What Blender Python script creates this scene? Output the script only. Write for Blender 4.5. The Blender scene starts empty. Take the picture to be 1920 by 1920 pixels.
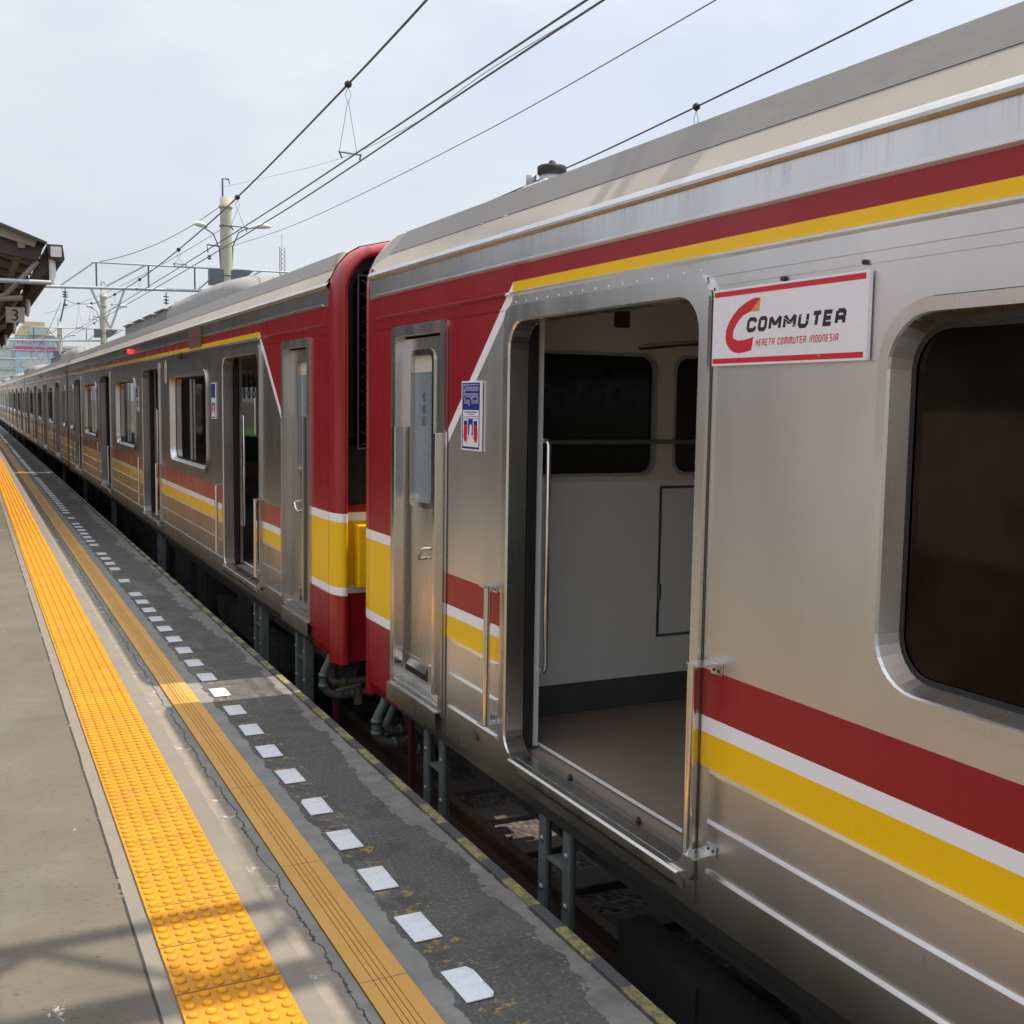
import bpy, bmesh, math, random
from mathutils import Vector, Matrix
random.seed(7)
R = math.radians
scene = bpy.context.scene
COL = scene.collection

# ------------------------------------------------------------------ camera
F_PX, YAW, PITCH, ROLL, CAM_H = 2092.9, 0.4534, 0.0964, 0.0146, 1.6995
fw = Vector((math.sin(YAW)*math.cos(PITCH), math.cos(YAW)*math.cos(PITCH), -math.sin(PITCH)))
rt = Vector((math.cos(YAW), -math.sin(YAW), 0))
up = rt.cross(fw)
c_, s_ = math.cos(ROLL), math.sin(ROLL)
rt2 = c_*rt + s_*up
up2 = -s_*rt + c_*up
cam = bpy.data.cameras.new('camera')
cam.sensor_width = 36.0
cam.lens = F_PX/1920*36
cam.clip_start = 0.05
cam.clip_end = 4000
cam_o = bpy.data.objects.new('camera', cam)
M3 = Matrix((rt2, up2, -fw)).transposed()
cam_o.matrix_world = Matrix.Translation((0, 0, CAM_H)) @ M3.to_4x4()
COL.objects.link(cam_o)
scene.camera = cam_o

# ------------------------------------------------------------------ world, sun, exposure
SUN = Vector((1.0, -0.03, 2.11)).normalized()
EL = math.asin(SUN.z)
AZ = math.atan2(SUN.x, SUN.y)
world = bpy.data.worlds.new('World')
scene.world = world
world.use_nodes = True
wn, wl = world.node_tree.nodes, world.node_tree.links
wn.clear()
wo = wn.new('ShaderNodeOutputWorld')
bg = wn.new('ShaderNodeBackground')
bg.inputs['Strength'].default_value = 0.10
sky = wn.new('ShaderNodeTexSky')
sky.sky_type = 'NISHITA'
sky.sun_disc = False
sky.sun_elevation = EL
sky.sun_rotation = AZ
sky.air_density = 1.0
sky.dust_density = 3.0
sky.ozone_density = 1.2
tc = wn.new('ShaderNodeTexCoord')
mp = wn.new('ShaderNodeMapping')
mp.inputs['Scale'].default_value = (1.0, 1.0, 2.6)
wl.new(tc.outputs['Generated'], mp.inputs['Vector'])
nz = wn.new('ShaderNodeTexNoise')
nz.inputs['Scale'].default_value = 2.3
nz.inputs['Detail'].default_value = 6
nz.inputs['Roughness'].default_value = 0.55
wl.new(mp.outputs[0], nz.inputs['Vector'])
cr = wn.new('ShaderNodeMapRange')
cr.inputs['From Min'].default_value = 0.36
cr.inputs['From Max'].default_value = 0.66
cr.inputs['To Min'].default_value = 0.55
cr.inputs['To Max'].default_value = 1.0
wl.new(nz.outputs['Fac'], cr.inputs['Value'])
# veil of thin cloud, brighter round the sun and, as added fill, overhead
dt = wn.new('ShaderNodeVectorMath'); dt.operation = 'DOT_PRODUCT'
wl.new(tc.outputs['Generated'], dt.inputs[0]); dt.inputs[1].default_value = SUN
mx0 = wn.new('ShaderNodeMath'); mx0.operation = 'MAXIMUM'; wl.new(dt.outputs['Value'], mx0.inputs[0]); mx0.inputs[1].default_value = 0
pw = wn.new('ShaderNodeMath'); pw.operation = 'POWER'; wl.new(mx0.outputs[0], pw.inputs[0]); pw.inputs[1].default_value = 3.0
ml = wn.new('ShaderNodeMath'); ml.operation = 'MULTIPLY_ADD'; wl.new(pw.outputs[0], ml.inputs[0]); ml.inputs[1].default_value = 5.0; ml.inputs[2].default_value = 5.0
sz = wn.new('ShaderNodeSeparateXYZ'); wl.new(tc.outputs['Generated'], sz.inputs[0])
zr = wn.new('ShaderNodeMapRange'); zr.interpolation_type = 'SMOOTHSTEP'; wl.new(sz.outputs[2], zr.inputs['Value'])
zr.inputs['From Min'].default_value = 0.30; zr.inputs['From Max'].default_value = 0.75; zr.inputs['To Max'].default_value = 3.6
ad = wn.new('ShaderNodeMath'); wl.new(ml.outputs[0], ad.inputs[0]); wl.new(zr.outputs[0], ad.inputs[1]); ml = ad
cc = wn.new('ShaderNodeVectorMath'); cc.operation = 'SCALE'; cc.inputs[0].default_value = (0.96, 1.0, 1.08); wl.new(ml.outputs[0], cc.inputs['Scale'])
mix = wn.new('ShaderNodeMix'); mix.data_type = 'RGBA'
wl.new(cr.outputs[0], mix.inputs['Factor'])
wl.new(sky.outputs[0], mix.inputs['A'])
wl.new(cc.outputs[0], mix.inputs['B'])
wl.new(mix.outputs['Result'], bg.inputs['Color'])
wl.new(bg.outputs[0], wo.inputs['Surface'])

sl = bpy.data.lights.new('sun', 'SUN')
sl.energy = 3.2
sl.angle = R(0.6)
sl.color = (1.0, 0.89, 0.75)
so = bpy.data.objects.new('sun', sl)
so.rotation_euler = SUN.to_track_quat('Z', 'Y').to_euler()
so.location = (30, 0, 60)
COL.objects.link(so)
scene.view_settings.view_transform = 'Standard'
scene.view_settings.look = 'None'
scene.view_settings.exposure = 0.75
scene.view_settings.gamma = 1.0
scene.render.engine = 'CYCLES'
scene.render.resolution_x = scene.render.resolution_y = 1024

# ------------------------------------------------------------------ helpers
class MB:
    """collects geometry; T maps local points; build() makes ONE mesh object"""
    def __init__(s, T=None): s.v = []; s.f = []; s.T = T; s.mi = []; s.m = 0; s.sm = []; s.smooth = False
    def add(s, vs, fs):
        n = len(s.v)
        for p in vs: s.v.append(s.T(*p) if s.T else tuple(p))
        for f in fs: s.f.append(tuple(n+i for i in f)); s.mi.append(s.m); s.sm.append(s.smooth)
        return s
    def box(s, x0, x1, y0, y1, z0, z1):
        v = [(x, y, z) for z in (z0, z1) for y in (y0, y1) for x in (x0, x1)]
        return s.add(v, [(0,2,3,1),(4,5,7,6),(0,1,5,4),(2,6,7,3),(0,4,6,2),(1,3,7,5)])
    def quad(s, a, b, c, d): return s.add([a, b, c, d], [(0,1,2,3)])
    def poly(s, pts): return s.add(pts, [tuple(range(len(pts)))])
    def prism(s, pts, off):
        n = len(pts); o = Vector(off)
        v = [tuple(p) for p in pts]+[tuple(Vector(p)+o) for p in pts]
        return s.add(v, [tuple(range(n)), tuple(range(2*n-1, n-1, -1))]+[(i, (i+1)%n, n+(i+1)%n, n+i) for i in range(n)])
    def tube(s, pts, r, n=8, caps=True):
        pts = [Vector(p) for p in pts]; rings = []; sm = s.smooth; s.smooth = True
        rr = r if isinstance(r, (list, tuple)) else [r]*len(pts)
        ref = None
        vs = []
        for i, p in enumerate(pts):
            d = (pts[min(i+1, len(pts)-1)]-pts[max(i-1, 0)]).normalized()
            if ref is None:
                ref = Vector((0,0,1)) if abs(d.z) < .9 else Vector((1,0,0))
            a = (ref - d*ref.dot(d)).normalized(); b = d.cross(a); ref = a
            for k in range(n):
                t = 2*math.pi*k/n
                vs.append(tuple(p+(a*math.cos(t)+b*math.sin(t))*rr[i]))
        fs = [(i*n+k, i*n+(k+1)%n, (i+1)*n+(k+1)%n, (i+1)*n+k) for i in range(len(pts)-1) for k in range(n)]
        s.add(vs, fs)
        s.smooth = False
        if caps:
            s.add(vs[:n], [tuple(range(n-1, -1, -1))]); s.add(vs[-n:], [tuple(range(n))])
        s.smooth = sm
        return s
    def lathe(s, c, prof, n=16, axis='z'):
        sm = s.smooth; s.smooth = True; vs = []
        for (r, h) in prof:
            for k in range(n):
                t = 2*math.pi*k/n; a, b = r*math.cos(t), r*math.sin(t)
                vs.append((c[0]+a, c[1]+b, c[2]+h) if axis == 'z' else ((c[0]+h, c[1]+a, c[2]+b) if axis == 'x' else (c[0]+a, c[1]+h, c[2]+b)))
        m = len(prof)
        s.add(vs, [(i*n+k, i*n+(k+1)%n, (i+1)*n+(k+1)%n, (i+1)*n+k) for i in range(m-1) for k in range(n)]+[tuple(range(n-1,-1,-1)), tuple(range((m-1)*n, m*n))])
        s.smooth = sm
        return s
    def build(s, name, mats, parent=None, bevel=0, recalc=True):
        me = bpy.data.meshes.new(name); me.from_pydata(s.v, [], s.f)
        mats = mats if isinstance(mats, (list, tuple)) else [mats]
        for m in mats: me.materials.append(m)
        for p, i, q in zip(me.polygons, s.mi, s.sm): p.material_index = i; p.use_smooth = q
        if recalc:
            bm = bmesh.new(); bm.from_mesh(me); bmesh.ops.recalc_face_normals(bm, faces=bm.faces); bm.to_mesh(me); bm.free()
        o = bpy.data.objects.new(name, me); COL.objects.link(o)
        if parent: o.parent = parent
        if bevel:
            b = o.modifiers.new('bevel', 'BEVEL'); b.width = bevel; b.segments = 2; b.limit_method = 'ANGLE'; b.angle_limit = R(40)
        return o
def tag(o, label=None, cat=None, group=None, kind=None):
    if label: o['label'] = label
    if cat: o['category'] = cat
    if group: o['group'] = group
    if kind: o['kind'] = kind
    return o
def empty(name, loc, label, cat, group=None):
    o = bpy.data.objects.new(name, None); o.location = loc; COL.objects.link(o); o.empty_display_size = .2
    return tag(o, label, cat, group)
def copy_tree(o, parent=None):
    c = o.copy(); COL.objects.link(c)
    if parent: c.parent = parent
    for ch in list(o.children): copy_tree(ch, c)
    return c
def rrect(y0, y1, z0, z1, r, n=5):
    """rounded rectangle loop of (y,z); r may be (bl,br,tr,tl)"""
    if not isinstance(r, (list, tuple)): r = (r,)*4
    out = []
    for (cy, cz, a0, rr, sy, sz) in ((y0, z0, 180, r[0], 1, 1), (y1, z0, 270, r[1], -1, 1), (y1, z1, 0, r[2], -1, -1), (y0, z1, 90, r[3], 1, -1)):
        if rr <= 0: out.append((cy, cz)); continue
        ox, oz = cy+sy*rr, cz+sz*rr
        for k in range(n+1):
            t = R(a0+90*k/n); out.append((ox+rr*math.cos(t), oz+rr*math.sin(t)))
    return out
def sheet(mb, outer, holes, x):
    """flat sheet with holes in the plane x"""
    bm = bmesh.new(); es = []
    for loop in [outer]+holes:
        vs = [bm.verts.new((x, a, b)) for a, b in loop]
        for i in range(len(vs)): es.append(bm.edges.new((vs[i], vs[(i+1) % len(vs)])))
    bmesh.ops.triangle_fill(bm, use_beauty=True, use_dissolve=False, edges=es)
    bm.verts.index_update()
    mb.add([tuple(v.co) for v in bm.verts], [tuple(v.index for v in f.verts) for f in bm.faces]); bm.free()
def ring(mb, a, b, xa, xb):
    """strip joining loop a (at xa) with loop b (at xb), same count"""
    n = len(a)
    mb.add([(xa, p, q) for p, q in a]+[(xb, p, q) for p, q in b], [(i, (i+1)%n, n+(i+1)%n, n+i) for i in range(n)])

# ------------------------------------------------------------------ node helper
class NT:
    def __init__(s, name):
        s.mat = bpy.data.materials.new(name); s.mat.use_nodes = True
        s.t = s.mat.node_tree; s.n = s.t.nodes; s.l = s.t.links
        s.b = s.n['Principled BSDF']; s.out = s.n['Material Output']
    def put(s, sock, v):
        if isinstance(v, V): s.l.new(v.o, sock)
        else: sock.default_value = v
    def math(s, op, *a, clamp=False):
        m = s.n.new('ShaderNodeMath'); m.operation = op; m.use_clamp = clamp
        for i, x in enumerate(a): s.put(m.inputs[i], x)
        return V(s, m.outputs[0])
    def obj(s, which='Object'):
        t = s.n.new('ShaderNodeTexCoord')
        x = s.n.new('ShaderNodeSeparateXYZ'); s.l.new(t.outputs[which], x.inputs[0])
        s.co = V(s, t.outputs[which])
        return [V(s, x.outputs[i]) for i in range(3)]
    def geo(s):
        t = s.n.new('ShaderNodeNewGeometry'); x = s.n.new('ShaderNodeSeparateXYZ'); s.l.new(t.outputs['Position'], x.inputs[0])
        s.co = V(s, t.outputs['Position'])
        return [V(s, x.outputs[i]) for i in range(3)]
    def noise(s, scale, detail=4, rough=.55, sc=(1,1,1), dist=0, co=None, off=(0,0,0)):
        m = s.n.new('ShaderNodeMapping'); s.put(m.inputs['Vector'], co or s.co); m.inputs['Scale'].default_value = sc; m.inputs['Location'].default_value = off
        n = s.n.new('ShaderNodeTexNoise'); s.l.new(m.outputs[0], n.inputs['Vector'])
        n.inputs['Scale'].default_value = scale; n.inputs['Detail'].default_value = detail; n.inputs['Roughness'].default_value = rough; n.inputs['Distortion'].default_value = dist
        return V(s, n.outputs['Fac'])
    def ramp(s, v, a, b, lo=0., hi=1., smooth=False):
        m = s.n.new('ShaderNodeMapRange'); s.put(m.inputs['Value'], v)
        if smooth: m.interpolation_type = 'SMOOTHSTEP'
        for k, x in (('From Min', a), ('From Max', b), ('To Min', lo), ('To Max', hi)): s.put(m.inputs[k], x)
        return V(s, m.outputs[0])
    def mix(s, f, a, b):
        m = s.n.new('ShaderNodeMix'); m.data_type = 'RGBA'
        s.put(m.inputs['Factor'], f)
        for k, c in (('A', a), ('B', b)):
            if isinstance(c, V): s.l.new(c.o, m.inputs[k])
            else: m.inputs[k].default_value = tuple(c)+(1,) if len(c) == 3 else c
        return V(s, m.outputs['Result'])
    def mixf(s, f, a, b):
        m = s.n.new('ShaderNodeMix'); s.put(m.inputs['Factor'], f); s.put(m.inputs['A'], a); s.put(m.inputs['B'], b)
        return V(s, m.outputs['Result'])
    def band(s, v, a, b): return s.math('MULTIPLY', s.math('GREATER_THAN', v, a), s.math('LESS_THAN', v, b))
    def set(s, **k):
        names = dict(color='Base Color', rough='Roughness', metal='Metallic', spec='Specular IOR Level', trans='Transmission Weight', aniso='Anisotropic', coat='Coat Weight', ior='IOR', alpha='Alpha')
        for a, b in k.items():
            if a == 'color' and not isinstance(b, V): b = tuple(b)+(1,)
            s.put(s.b.inputs[names[a]], b)
        return s
    def bump(s, h, strength=.3, dist=.01):
        m = s.n.new('ShaderNodeBump'); s.put(m.inputs['Height'], h); m.inputs['Strength'].default_value = strength; m.inputs['Distance'].default_value = dist
        s.l.new(m.outputs[0], s.b.inputs['Normal']); return s
class V:
    def __init__(s, t, o): s.t = t; s.o = o
    def __add__(s, k): return s.t.math('ADD', s, k)
    __radd__ = __add__
    def __sub__(s, k): return s.t.math('SUBTRACT', s, k)
    def __rsub__(s, k): return s.t.math('SUBTRACT', k, s)
    def __mul__(s, k): return s.t.math('MULTIPLY', s, k)
    __rmul__ = __mul__
    def __gt__(s, k): return s.t.math('GREATER_THAN', s, k)
    def __lt__(s, k): return s.t.math('LESS_THAN', s, k)
def AND(a, b): return a.t.math('MULTIPLY', a, b)
def OR(a, b): return a.t.math('MAXIMUM', a, b)
def simple(name, col, rough=.6, metal=0., var=.15, scale=6, bump=0, **k):
    t = NT(name); t.obj(); n = t.noise(scale, 5)
    t.set(color=t.mix(n, [c*(1-var) for c in col], [min(1, c*(1+var)) for c in col]), rough=t.ramp(t.noise(scale*3, 3), .3, .7, max(.02, rough-.08), min(1, rough+.08)), metal=metal, **k)
    if bump: t.bump(t.noise(scale*8, 4), bump, .004)
    return t.mat

# ------------------------------------------------------------------ materials
RED, YEL, WHT = (.30, .010, .016), (.90, .54, .0), (.88, .87, .88)
def livery(name, sign, cab, fade, base=(.60, .575, .53), dirt=.3):
    """stainless side with painted bands; local y*sign = distance from the cab end, local z-1 = height over the platform"""
    t = NT(name); x, y, z0 = t.obj(); z = z0-1.0; s = y*float(sign)
    side = x < -1.36
    # brushed steel, soft blotches and streaks
    blotch = t.noise(.9, 3, .5, (1, 1, .6)); streak = t.noise(2.0, 2, .5, (1, 2, .4)); fine = t.noise(30, 2, .5, (1, 1, .25))
    grime = t.ramp(t.noise(2.2, 5, .65, (1, 1.6, .45), .6), .40, .85)
    st = t.mix(t.ramp(blotch, .3, .7), [c*.82 for c in base], [min(1, c*1.10) for c in base])
    st = t.mix(grime*dirt, st, (.30, .27, .22))
    scuff = t.ramp(t.noise(3.1, 7, .8, (1, 2.2, .9), .4, off=(2, 6, 3)), .665, .69)
    st = t.mix(scuff*.55, st, (.16, .145, .12))
    top = t.ramp(z, 2.28, 2.385) ; rain = t.ramp(t.noise(6, 4, .7, (1, 6, .12)), .5, .72)*top
    st = t.mix(rain*.35, st, (.20, .19, .14))
    rough = t.ramp(streak, .25, .75, .29, .35) + grime*.05
    red = [c for c in RED]; yel = YEL; wht = WHT
    fn = t.ramp(t.noise(5, 5, .7, (1, 5, .35)), .35, .65)
    zred = t.band(z, .735, .885); zwht = t.band(z, .683, .735); zyel = t.band(z, .575, .683)
    tred = t.band(z, 2.204, 2.270); tyel = t.band(z, 2.165, 2.204)
    lower = AND(OR(OR(zred, zwht), zyel), side)
    upper = AND(OR(tred, tyel), side)
    if cab:
        past = s > 2.245
        line = (s-1.545)*.911+1.562
        wedge = AND(AND(s < 2.245, z > line-.035), z < 2.270)
        stripe = AND(AND(AND(s < 2.245, z > line-.068), z < line), s > 1.50)
        endz = s < .82
        lower = AND(lower, s > 1.545); upper = AND(upper, past)
        tredm = AND(AND(tred, side), past)
    else: tredm = AND(tred, side)
    fcol_r = t.mix(fn*fade, red, (.42, .15, .12)); fcol_w = t.mix(fn*fade*.6, wht, (.52, .47, .44)); fcol_y = t.mix(fn*fade*.3, yel, (.62, .38, .10))
    col = st
    lowc = t.mix(zwht, t.mix(zyel, fcol_r, fcol_y), fcol_w)
    col = t.mix(lower, col, lowc)
    col = t.mix(upper, col, t.mix(tyel, t.mix(fn*fade*.3, red, (.34, .08, .08)), t.mix(fn*fade*.2, yel, (.5, .4, .1))))
    mask = OR(lower, upper)
    if cab:
        cw = OR(t.band(z, .918, .972), t.band(z, .450, .503)); cy = t.band(z, .503, .918)
        endc = t.mix(cw, t.mix(cy, red, yel), wht)
        endm = AND(endz, z < 2.270)
        col = t.mix(AND(wedge, 1.0-endm), col, red); mask = OR(mask, wedge)
        col = t.mix(stripe, col, wht); mask = OR(mask, stripe)
        col = t.mix(endm, col, endc); mask = OR(mask, endm)
    t.set(color=col, metal=1.0-mask, rough=t.mixf(mask, rough, t.ramp(streak, .3, .7, .24, .34)), spec=.38)
    wav = t.noise(1.6, 2, .5, (1, 1, .7))
    t.bump(wav*1.0 + t.noise(5, 2, .5, (1, 1, .5))*.06, .12, .05)
    return t.mat
M = {}
def end_paint(name, fade):
    t = NT(name); x, y, z0 = t.obj(); z = z0-1.0
    cw = OR(t.band(z, .918, .972), t.band(z, .450, .503)); cy = t.band(z, .503, .918)
    n = t.noise(4, 5, .7, (1, 3, .4))
    rd = t.mix(t.ramp(n, .45, .75)*fade, RED, (.36, .05, .04))
    t.set(color=t.mix(cw, t.mix(cy, rd, YEL), WHT), rough=.26); t.bump(t.noise(2, 2), .08, .05); return t.mat
M['near_end'] = end_paint('end_paint_fresh', .1); M['far_end'] = end_paint('end_paint_faded', .4)
M['near_side'] = livery('stainless_livery_fresh', -1, True, .03, (.76, .755, .735), .16)
M['far_side'] = livery('stainless_livery_faded', 1, True, .75, (.57, .565, .545), .35)  # stripes faded; steel darkened to paint in the dark canopy it reflects
M['mid_side'] = livery('stainless_livery_faded_shaded', 1, False, .9, (.37, .36, .34), .6)  # stripes faded; steel darker still, standing in for the canopy's dark reflection
def steel(name, base=(.66, .63, .58), rough=.27, dirt=.25):
    t = NT(name); t.obj()
    g = t.ramp(t.noise(5, 5, .6, (1, 1, .4)), .45, .75)
    t.set(color=t.mix(g*dirt, base, (.30, .27, .22)), metal=1.0, rough=t.ramp(t.noise(9, 3, .5, (1, 1, .3)), .3, .7, rough-.03, rough+.05))
    return t.mat
M['steel'] = steel('stainless_steel', (.70, .69, .66), dirt=.10); M['steel_old'] = steel('stainless_steel_worn', (.60, .59, .56), .33, .3)
M['chrome'] = steel('polished_steel', (.74, .71, .66), .16, .1)
M['red'] = simple('red_gloss_paint', RED, .28, var=.12, scale=3)
M['yellow'] = simple('yellow_gloss_paint', YEL, .3, var=.06, scale=3)
M['white'] = simple('white_paint', (.8, .8, .8), .45, var=.04)
M['roof_grey'] = simple('grey_roof_coating', (.30, .285, .262), .85, var=.06, scale=1.5, bump=.5)
def roofbeige():
    t = NT('dusty_beige_roof_edge'); t.obj(); n = t.noise(1.2, 5, .6); sp = t.ramp(t.noise(28, 3, .6), .68, .74)
    c = t.mix(t.ramp(n, .3, .7), (.36, .325, .265), (.45, .41, .34)); t.set(color=t.mix(sp*.6, c, (.2, .17, .12)), rough=.7); return t.mat
M['roof_beige'] = roofbeige()
def gutter():
    t = NT('stained_gutter_steel'); t.obj(); n = t.ramp(t.noise(2.5, 5, .7, (1, 3, 1)), .4, .7)
    t.set(color=t.mix(n, (.45, .32, .16), (.50, .43, .30)), rough=.45, metal=.6); return t.mat
M['gutter'] = gutter()
M['black'] = simple('black_rubber', (.012, .012, .013), .6)
M['dark'] = simple('dark_painted_equipment', (.045, .044, .043), .6, var=.4, scale=4)
M['underframe'] = simple('grey_green_underframe_paint', (.14, .155, .145), .55, var=.25, scale=8)
M['pipe'] = simple('grey_green_air_pipe', (.11, .125, .11), .45, var=.2, scale=9)
M['int_wall'] = simple('pale_grey_laminate', (.74, .76, .74), .5, var=.03, scale=2)
M['int_cream'] = simple('cream_laminate', (.64, .61, .53), .5, var=.03, scale=2)
M['kick'] = simple('dark_grey_kickboard', (.075, .08, .08), .6)
M['int_floor'] = simple('brown_vinyl_floor', (.235, .185, .145), .55, var=.18, scale=3)
M['seat'] = simple('green_seat_moquette', (.03, .12, .08), .9, bump=.4)
M['dull_yellow'] = simple('grimy_yellow_paint', (.22, .13, .02), .7)
M['rust_red'] = simple('dull_red_primer', (.09, .012, .012), .6)
M['rust'] = simple('faded_maroon_plate', (.13, .06, .045), .7, var=.35, scale=12)
M['blind'] = simple('cream_roller_blind', (.55, .50, .43), .7, var=.05)
M['signblue'] = simple('sign_blue', (.012, .028, .26), .35, var=.03)
M['signred'] = simple('sign_red', (.62, .012, .03), .35, var=.03)
M['signwhite'] = simple('sign_white', (.80, .80, .83), .3, var=.03)
M['signblack'] = simple('sign_black', (.015, .016, .022), .35, var=.03)
M['signorange'] = simple('sign_orange', (.80, .28, .012), .35, var=.03)
M['ballast'] = None
def glass(name, tint, refl=1.0, rough=.02, gcol=(.9, .92, .95)):
    t = NT(name); t.obj()
    g = t.n.new('ShaderNodeBsdfGlossy'); g.inputs['Roughness'].default_value = rough; g.inputs['Color'].default_value = tuple(gcol)+(1,)
    tr = t.n.new('ShaderNodeBsdfTransparent'); tr.inputs['Color'].default_value = tuple(tint)+(1,)
    fr = t.n.new('ShaderNodeFresnel'); fr.inputs['IOR'].default_value = 1.5
    sm = t.ramp(t.noise(3, 4, .6), .4, .8, 0, .03)
    ms = t.n.new('ShaderNodeMixShader'); t.l.new(((V(t, fr.outputs[0])*refl)+sm).o, ms.inputs[0]); t.l.new(tr.outputs[0], ms.inputs[1]); t.l.new(g.outputs[0], ms.inputs[2])
    t.l.new(ms.outputs[0], t.out.inputs['Surface']); return t.mat
M['glass'] = glass('tinted_window_glass', (.20, .20, .19))
M['glass_dark'] = glass('dark_brown_window_glass', (.020, .013, .009), .55, .05, (.85, .66, .52))
M['glass_frost'] = simple('frosted_blue_grey_glass', (.20, .25, .28), .25, var=.15, scale=3)
M['glass_black'] = simple('black_window_glass', (.004, .004, .004), .12, spec=.4)
def emit(name, col, st):
    t = NT(name); t.b.inputs['Emission Color'].default_value = tuple(col)+(1,); t.b.inputs['Emission Strength'].default_value = st; t.set(color=col, rough=.3); return t.mat
M['redlamp'] = emit('lit_red_lamp', (1, .02, .03), 1.6)
M['wire'] = simple('oxidised_copper_wire', (.06, .05, .055), .5)
M['galv'] = simple('galvanised_steel', (.40, .42, .44), .5, .3, var=.15, scale=6)
M['galv_dark'] = simple('dark_galvanised_steel', (.12, .135, .16), .55, .3, var=.2)
M['pole'] = simple('spun_concrete', (.42, .40, .33), .85, var=.14, scale=3, bump=.3)
M['roof_kit'] = simple('grey_painted_casing', (.25, .24, .225), .6)
M['insul'] = simple('brown_porcelain', (.10, .07, .06), .3)
M['lampglass'] = simple('lamp_glass', (.6, .6, .58), .2)

# ------------------------------------------------------------------ ground, platform
def concrete_platform():
    t = NT('platform_surface'); x, y, z = t.geo()
    wob = (t.noise(2.2, 5, .65)-.5)*.055; wob2 = (t.noise(5.5, 5, .7, off=(3, 1, 0))-.5)*.11; wob3 = (t.noise(1.7, 6, .7, (1, .5, 1), off=(7, 3, 0))-.5)*.42
    fine = t.noise(70, 5, .65); med = t.noise(9, 6, .62); big = t.noise(.7, 4, .55); mid = t.noise(2.6, 5, .6, off=(5, 5, 0))
    spk = t.ramp(t.noise(30, 6, .8, (1, 1.7, 1)), .575, .635)
    walk = t.mix(t.ramp(big, .3, .7), (.088, .075, .057), (.136, .114, .086))
    walk = t.mix(t.ramp(fine, .35, .65)*.35, walk, (.10, .088, .07))
    walk = t.mix(t.ramp(t.noise(1.6, 5, .65, off=(2, 9, 0)), .55, .74)*.55, walk, (.135, .155, .11))
    walk = t.mix(t.ramp(mid, .35, .7)*.35, walk, (.185, .155, .12))
    walk = t.mix(t.ramp(t.noise(6, 6, .75, off=(1, 4, 2)), .50, .62)*.30, walk, (.10, .095, .07))
    walk = t.mix(spk*.9, walk, (.05, .045, .04))
    flake = t.ramp(t.noise(3.4, 6, .75, (1.6, 1, 1), off=(11, 2, 0)), .655, .67)
    walk = t.mix(flake*.8, walk, (.46, .41, .36))
    pale = t.mix(med, (.165, .147, .118), (.235, .21, .17))
    pale = t.mix(t.ramp(mid, .45, .65)*.5, pale, (.16, .145, .12))
    pale = t.mix(spk*.4, pale, (.15, .14, .12))
    midc = t.mix(t.ramp(med, .3, .7), (.19, .165, .13), (.27, .235, .19))
    midc = t.mix(t.ramp(t.noise(7, 6, .75), .60, .64), midc, (.50, .45, .38))
    cem = t.mix(t.ramp(med, .3, .7), (.17, .17, .155), (.25, .245, .225))
    asph = t.mix(t.ramp(mid, .3, .7), (.070, .067, .062), (.100, .096, .087))
    asph = t.mix(t.ramp(fine, .54, .66)*.7, asph, (.20, .19, .175))
    asph = t.mix(t.ramp(t.noise(5, 6, .75, off=(4, 8, 1)), .50, .62)*.55, asph, (.040, .038, .035))
    asph = t.mix(t.ramp(t.noise(1.1, 6, .7, (2, .7, 1), off=(6, 1, 4)), .56, .60)*.55, asph, (.15, .145, .13))
    asph = t.mix(t.ramp(fine, .44, .32)*.7, asph, (.035, .034, .03))
    edgec = t.mix(t.ramp(med, .3, .7), (.125, .12, .11), (.22, .21, .19))
    edgec = t.mix(spk*.7, edgec, (.06, .055, .05))
    c = walk
    c = t.mix(x+wob*.25 > .432, c, pale)
    crack = AND(AND(x+wob*.25 > .424, x+wob*.25 < .434), t.noise(4, 3) > .38)
    c = t.mix(crack, c, (.03, .028, .025))
    c = t.mix(x+wob*.6 > .865, c, midc)
    darkm = t.mix(t.ramp(med, .3, .7), (.17, .165, .15), (.24, .23, .205))
    c = t.mix(x+wob2*.9+wob > .945, c, darkm)
    lip = AND(x+wob2*.9+wob > .940, x+wob2*.9+wob < .947)
    c = t.mix(lip, c, (.05, .048, .044))
    c = t.mix(x+wob > 1.115, c, cem)
    c = t.mix(x+wob2 > 1.205, c, asph)
    # worn yellow paint left beside the tiles
    per = t.math('FRACT', (y-2.76)*2.5)
    yw = AND(AND(AND(x+wob2*.5 > 1.225, x+wob2*.5 < 1.36), OR(per > .82, AND(per > .45, per < .66))), t.noise(26, 4, .7) > .565)
    c = t.mix(yw*.75, c, (.34, .22, .05))
    c = t.mix(x+wob3*1.35 > 1.60, c, edgec)
    jl = AND(AND(x > 1.657, x < 1.668), t.noise(5, 4) > .40)
    c = t.mix(jl, c, (.04, .038, .035))
    t.set(color=c, rough=.88)
    t.bump(fine*.5+med*.7+t.ramp(x+wob2, 1.20, 1.215)*.8+t.ramp(x+wob2*.9+wob, .94, .95)*.5, .55, .006)
    return t.mat
M['platform'] = concrete_platform()
def ground_mat():
    t = NT('trackside_ground'); t.geo(); n = t.noise(.4, 5); f = t.noise(30, 4, .7)
    t.set(color=t.mix(n, (.06, .055, .045), (.12, .11, .085)), rough=.95); t.bump(f, .8, .03); return t.mat
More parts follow.
